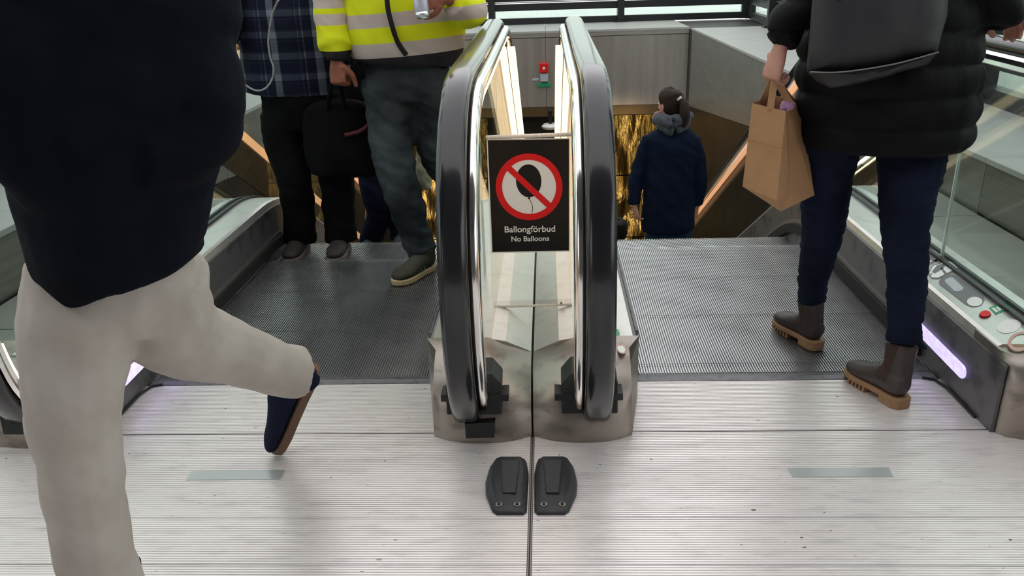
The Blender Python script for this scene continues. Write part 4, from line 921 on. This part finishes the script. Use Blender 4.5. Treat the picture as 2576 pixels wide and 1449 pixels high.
fuse('jeans', [{'P': [(px(2205, 280, YF), .19, .15), (px(2200, 340, YF), .19, .15)]},
    {'P': [(px(2100, 320, YF), .10), (px(2080, 420, 2.58), .088), (k1, .069), (px(2052, 660, 2.68), .058), (px(2044, 735, 2.72), .049), (px(2043, 760, 2.72), .048)]},
    {'P': [(px(2295, 320, YF), .11), (px(2293, 420, 2.46), .095), (k2, .074), (px(2282, 680, 2.38), .062), (px(2277, 800, 2.34), .052), (px(2274, 856, 2.33), .052)]}], .008, m_jeans, F_, folds(.006, 9, 40, 7), smooth=1)
for (h, t, tp) in ((hl1, tl1, tp1), (hl2, tl2, tp2)):
    bo, g = shoe(F_, 'boot', h, t, (0, 0, 1), m_boot, m_gum, L_w=.046, sole=.030, heelh=.034, shaft=tp+Vector((0, .01, -.01)))
    d = (t-h).normalized(); s_ = d.cross(Vector((0, 0, 1)))
    bo.data.materials.append(m_elastic)
    for p_ in bo.data.polygons:
        r_ = p_.center-h; a_ = r_.dot(d)
        if .075 < r_.z and .055+.0*r_.z < a_ < .105-.1*max(0, .12-r_.z) and abs(p_.normal.dot(s_)) > .45: p_.material_index = 1
MB().tube(catmull([px(2290, 855, 2.29), px(2312, 862, 2.30), px(2330, 878, 2.30)], 4), [.006]*8+[.003], 6).build('loose_hem', m_jeans, F_)
# bag on the back
bp_ = empty('shoulder_bag', px(2210, 150, 2.30), label='charcoal drawstring bag hanging on the back of black padded coat', cat='bag')
yb = 2.315
fr_ = [(2062, -120), (2052, 0), (2037, 178), (2120, 178), (2250, 158), (2360, 128), (2384, 40), (2392, -120)]
vs = []; n = len(fr_)
front = [px(u, v, yb-.015) for u, v in fr_]; 
def pillow(loop, depth, nr=6):
    c = sum(loop, Vector())/len(loop); V = []; F = []; k = len(loop)
    for i in range(nr+1):
        t = i/nr
        for p in loop: V.append(c.lerp(p, 1-t*.97)+Vector((0, -depth*math.sin(t*PI/2)**.7+(1-t)*.010*noise.noise(p*7)+.012*noise.noise(Vector((c.lerp(p, 1-t*.97).x*26, 0, c.lerp(p, 1-t*.97).z*3))), 0)))
    for i in range(nr):
        for j in range(k): F.append((i*k+j, i*k+(j+1) % k, (i+1)*k+(j+1) % k, (i+1)*k+j))
    F.append(tuple(range(nr*k, nr*k+k)))
    V += [p+Vector((0, .03, 0)) for p in loop]; b0 = len(V)-k
    for j in range(k): F.append((j, (j+1) % k, b0+(j+1) % k, b0+j))
    F.append(tuple(range(b0, b0+k))); return V, F
def dens(L, m=4): return [L[i].lerp(L[(i+1) % len(L)], j/m) for i in range(len(L)) for j in range(m)]
V_, F__ = pillow(dens(front), .045); autosmooth(MB().add(V_, F__).build('bag_body', m_pack, bp_), 60)
lowp = dens([px(u, v, yb-.02) for u, v in ((2036, 182), (2120, 182), (2250, 162), (2360, 132), (2335, 162), (2240, 190), (2140, 215), (2090, 222), (2062, 208))])
V_, F__ = pillow(lowp, .035); autosmooth(MB().add(V_, F__).build('bag_base', m_pack2, bp_), 60)
MB().tube(catmull([px(2037, 181, yb-.034), px(2120, 181, yb-.056), px(2250, 161, yb-.056), px(2361, 131, yb-.034)], 5), .0022, 6).build('seam', m_greyp, bp_)
for (u0, u1) in ((2110, 2120), (2330, 2310)): MB().tube(catmull([px(u0, 0, yb-.03), px(u1, -140, yb-.02), (px(u1, -140, yb).x, 2.42, 1.47)], 5), .012, 8).build('strap', m_pack2, bp_, True)
# paper carrier bag
pb = empty('paper_bag', px(1955, 500, 2.45), label='brown kraft paper carrier bag hanging from the hand of black coated person', cat='paper bag')
yA = 2.40
TL, TR, BR, BL = px(1892, 259, yA+.05), px(1977, 280, yA), px(1954, 504, yA-.01), px(1868, 469, yA+.05)
T2, B2 = px(2014, 255, yA+.13), px(2049, 491, yA+.10); LOW = px(1964, 532, yA+.05)
TB = TL+(T2-TR); BB = BL+(B2-BR)
gT, gB = TR.lerp(T2, .5)+Vector((-.018, .0, 0)), BR.lerp(B2, .45)+Vector((-.012, .01, .005)); hT, hB = TL.lerp(TB, .5)+Vector((.02, 0, 0)), BL.lerp(BB, .5)+Vector((.012, 0, 0))
V_ = [TL, TR, gT, T2, TB, hT, BL, BR, gB, B2, BB, hB, LOW]
MB().add(V_, [(0, 1, 7, 6), (1, 2, 8, 7), (2, 3, 9, 8), (3, 4, 10, 9), (4, 5, 11, 10), (5, 0, 6, 11), (6, 7, 12), (7, 8, 12), (8, 9, 12), (9, 10, 12), (10, 11, 12), (11, 6, 12)]).build('bag_body', m_kraft, pb)
cr = [TL.lerp(BL, .42), TR.lerp(BR, .40)]
MB().tube([cr[0]+Vector((0, -.001, 0)), cr[1]+Vector((0, -.001, 0))], .0016, 6).build('crease', m_kraft, pb)
grip = px(1952, 196, 2.43)
def ribbon(pts, wv, m): 
    w_ = Vector(wv); pts = [Vector(p) for p in catmull([tuple(p) for p in pts], 5)]; mb = MB(); k = len(pts)
    th = Vector((0, .0025, 0))
    V = [p+w_ for p in pts]+[p-w_ for p in pts]+[p+w_+th for p in pts]+[p-w_+th for p in pts]
    F = []
    for i in range(k-1): F += [(i, i+1, k+i+1, k+i), (2*k+i, 2*k+i+1, 3*k+i+1, 3*k+i), (i, i+1, 2*k+i+1, 2*k+i), (k+i, k+i+1, 3*k+i+1, 3*k+i)]
    return mb.add(V, F).build('handle', m, pb)
ribbon([px(1938, 276, yA+.02), px(1944, 232, 2.425), grip, px(1968, 228, 2.45), px(1990, 262, yA+.06)], (.010, 0, .002), m_kraft)
ribbon([px(1912, 270, yA+.10), px(1930, 228, 2.45), grip+Vector((0, .012, .002)), px(1972, 226, 2.47), px(1996, 258, yA+.14)], (.009, 0, .002), m_kraft)
fuse('tissue', [{'P': [(px(1966, 280, yA+.05), .010), (px(1976, 268, yA+.06), .016), (px(1990, 264, yA+.08), .012), (px(2000, 258, yA+.09), .006)]}], .005, m_pink, pb, folds(.006, 40, 40, 2))
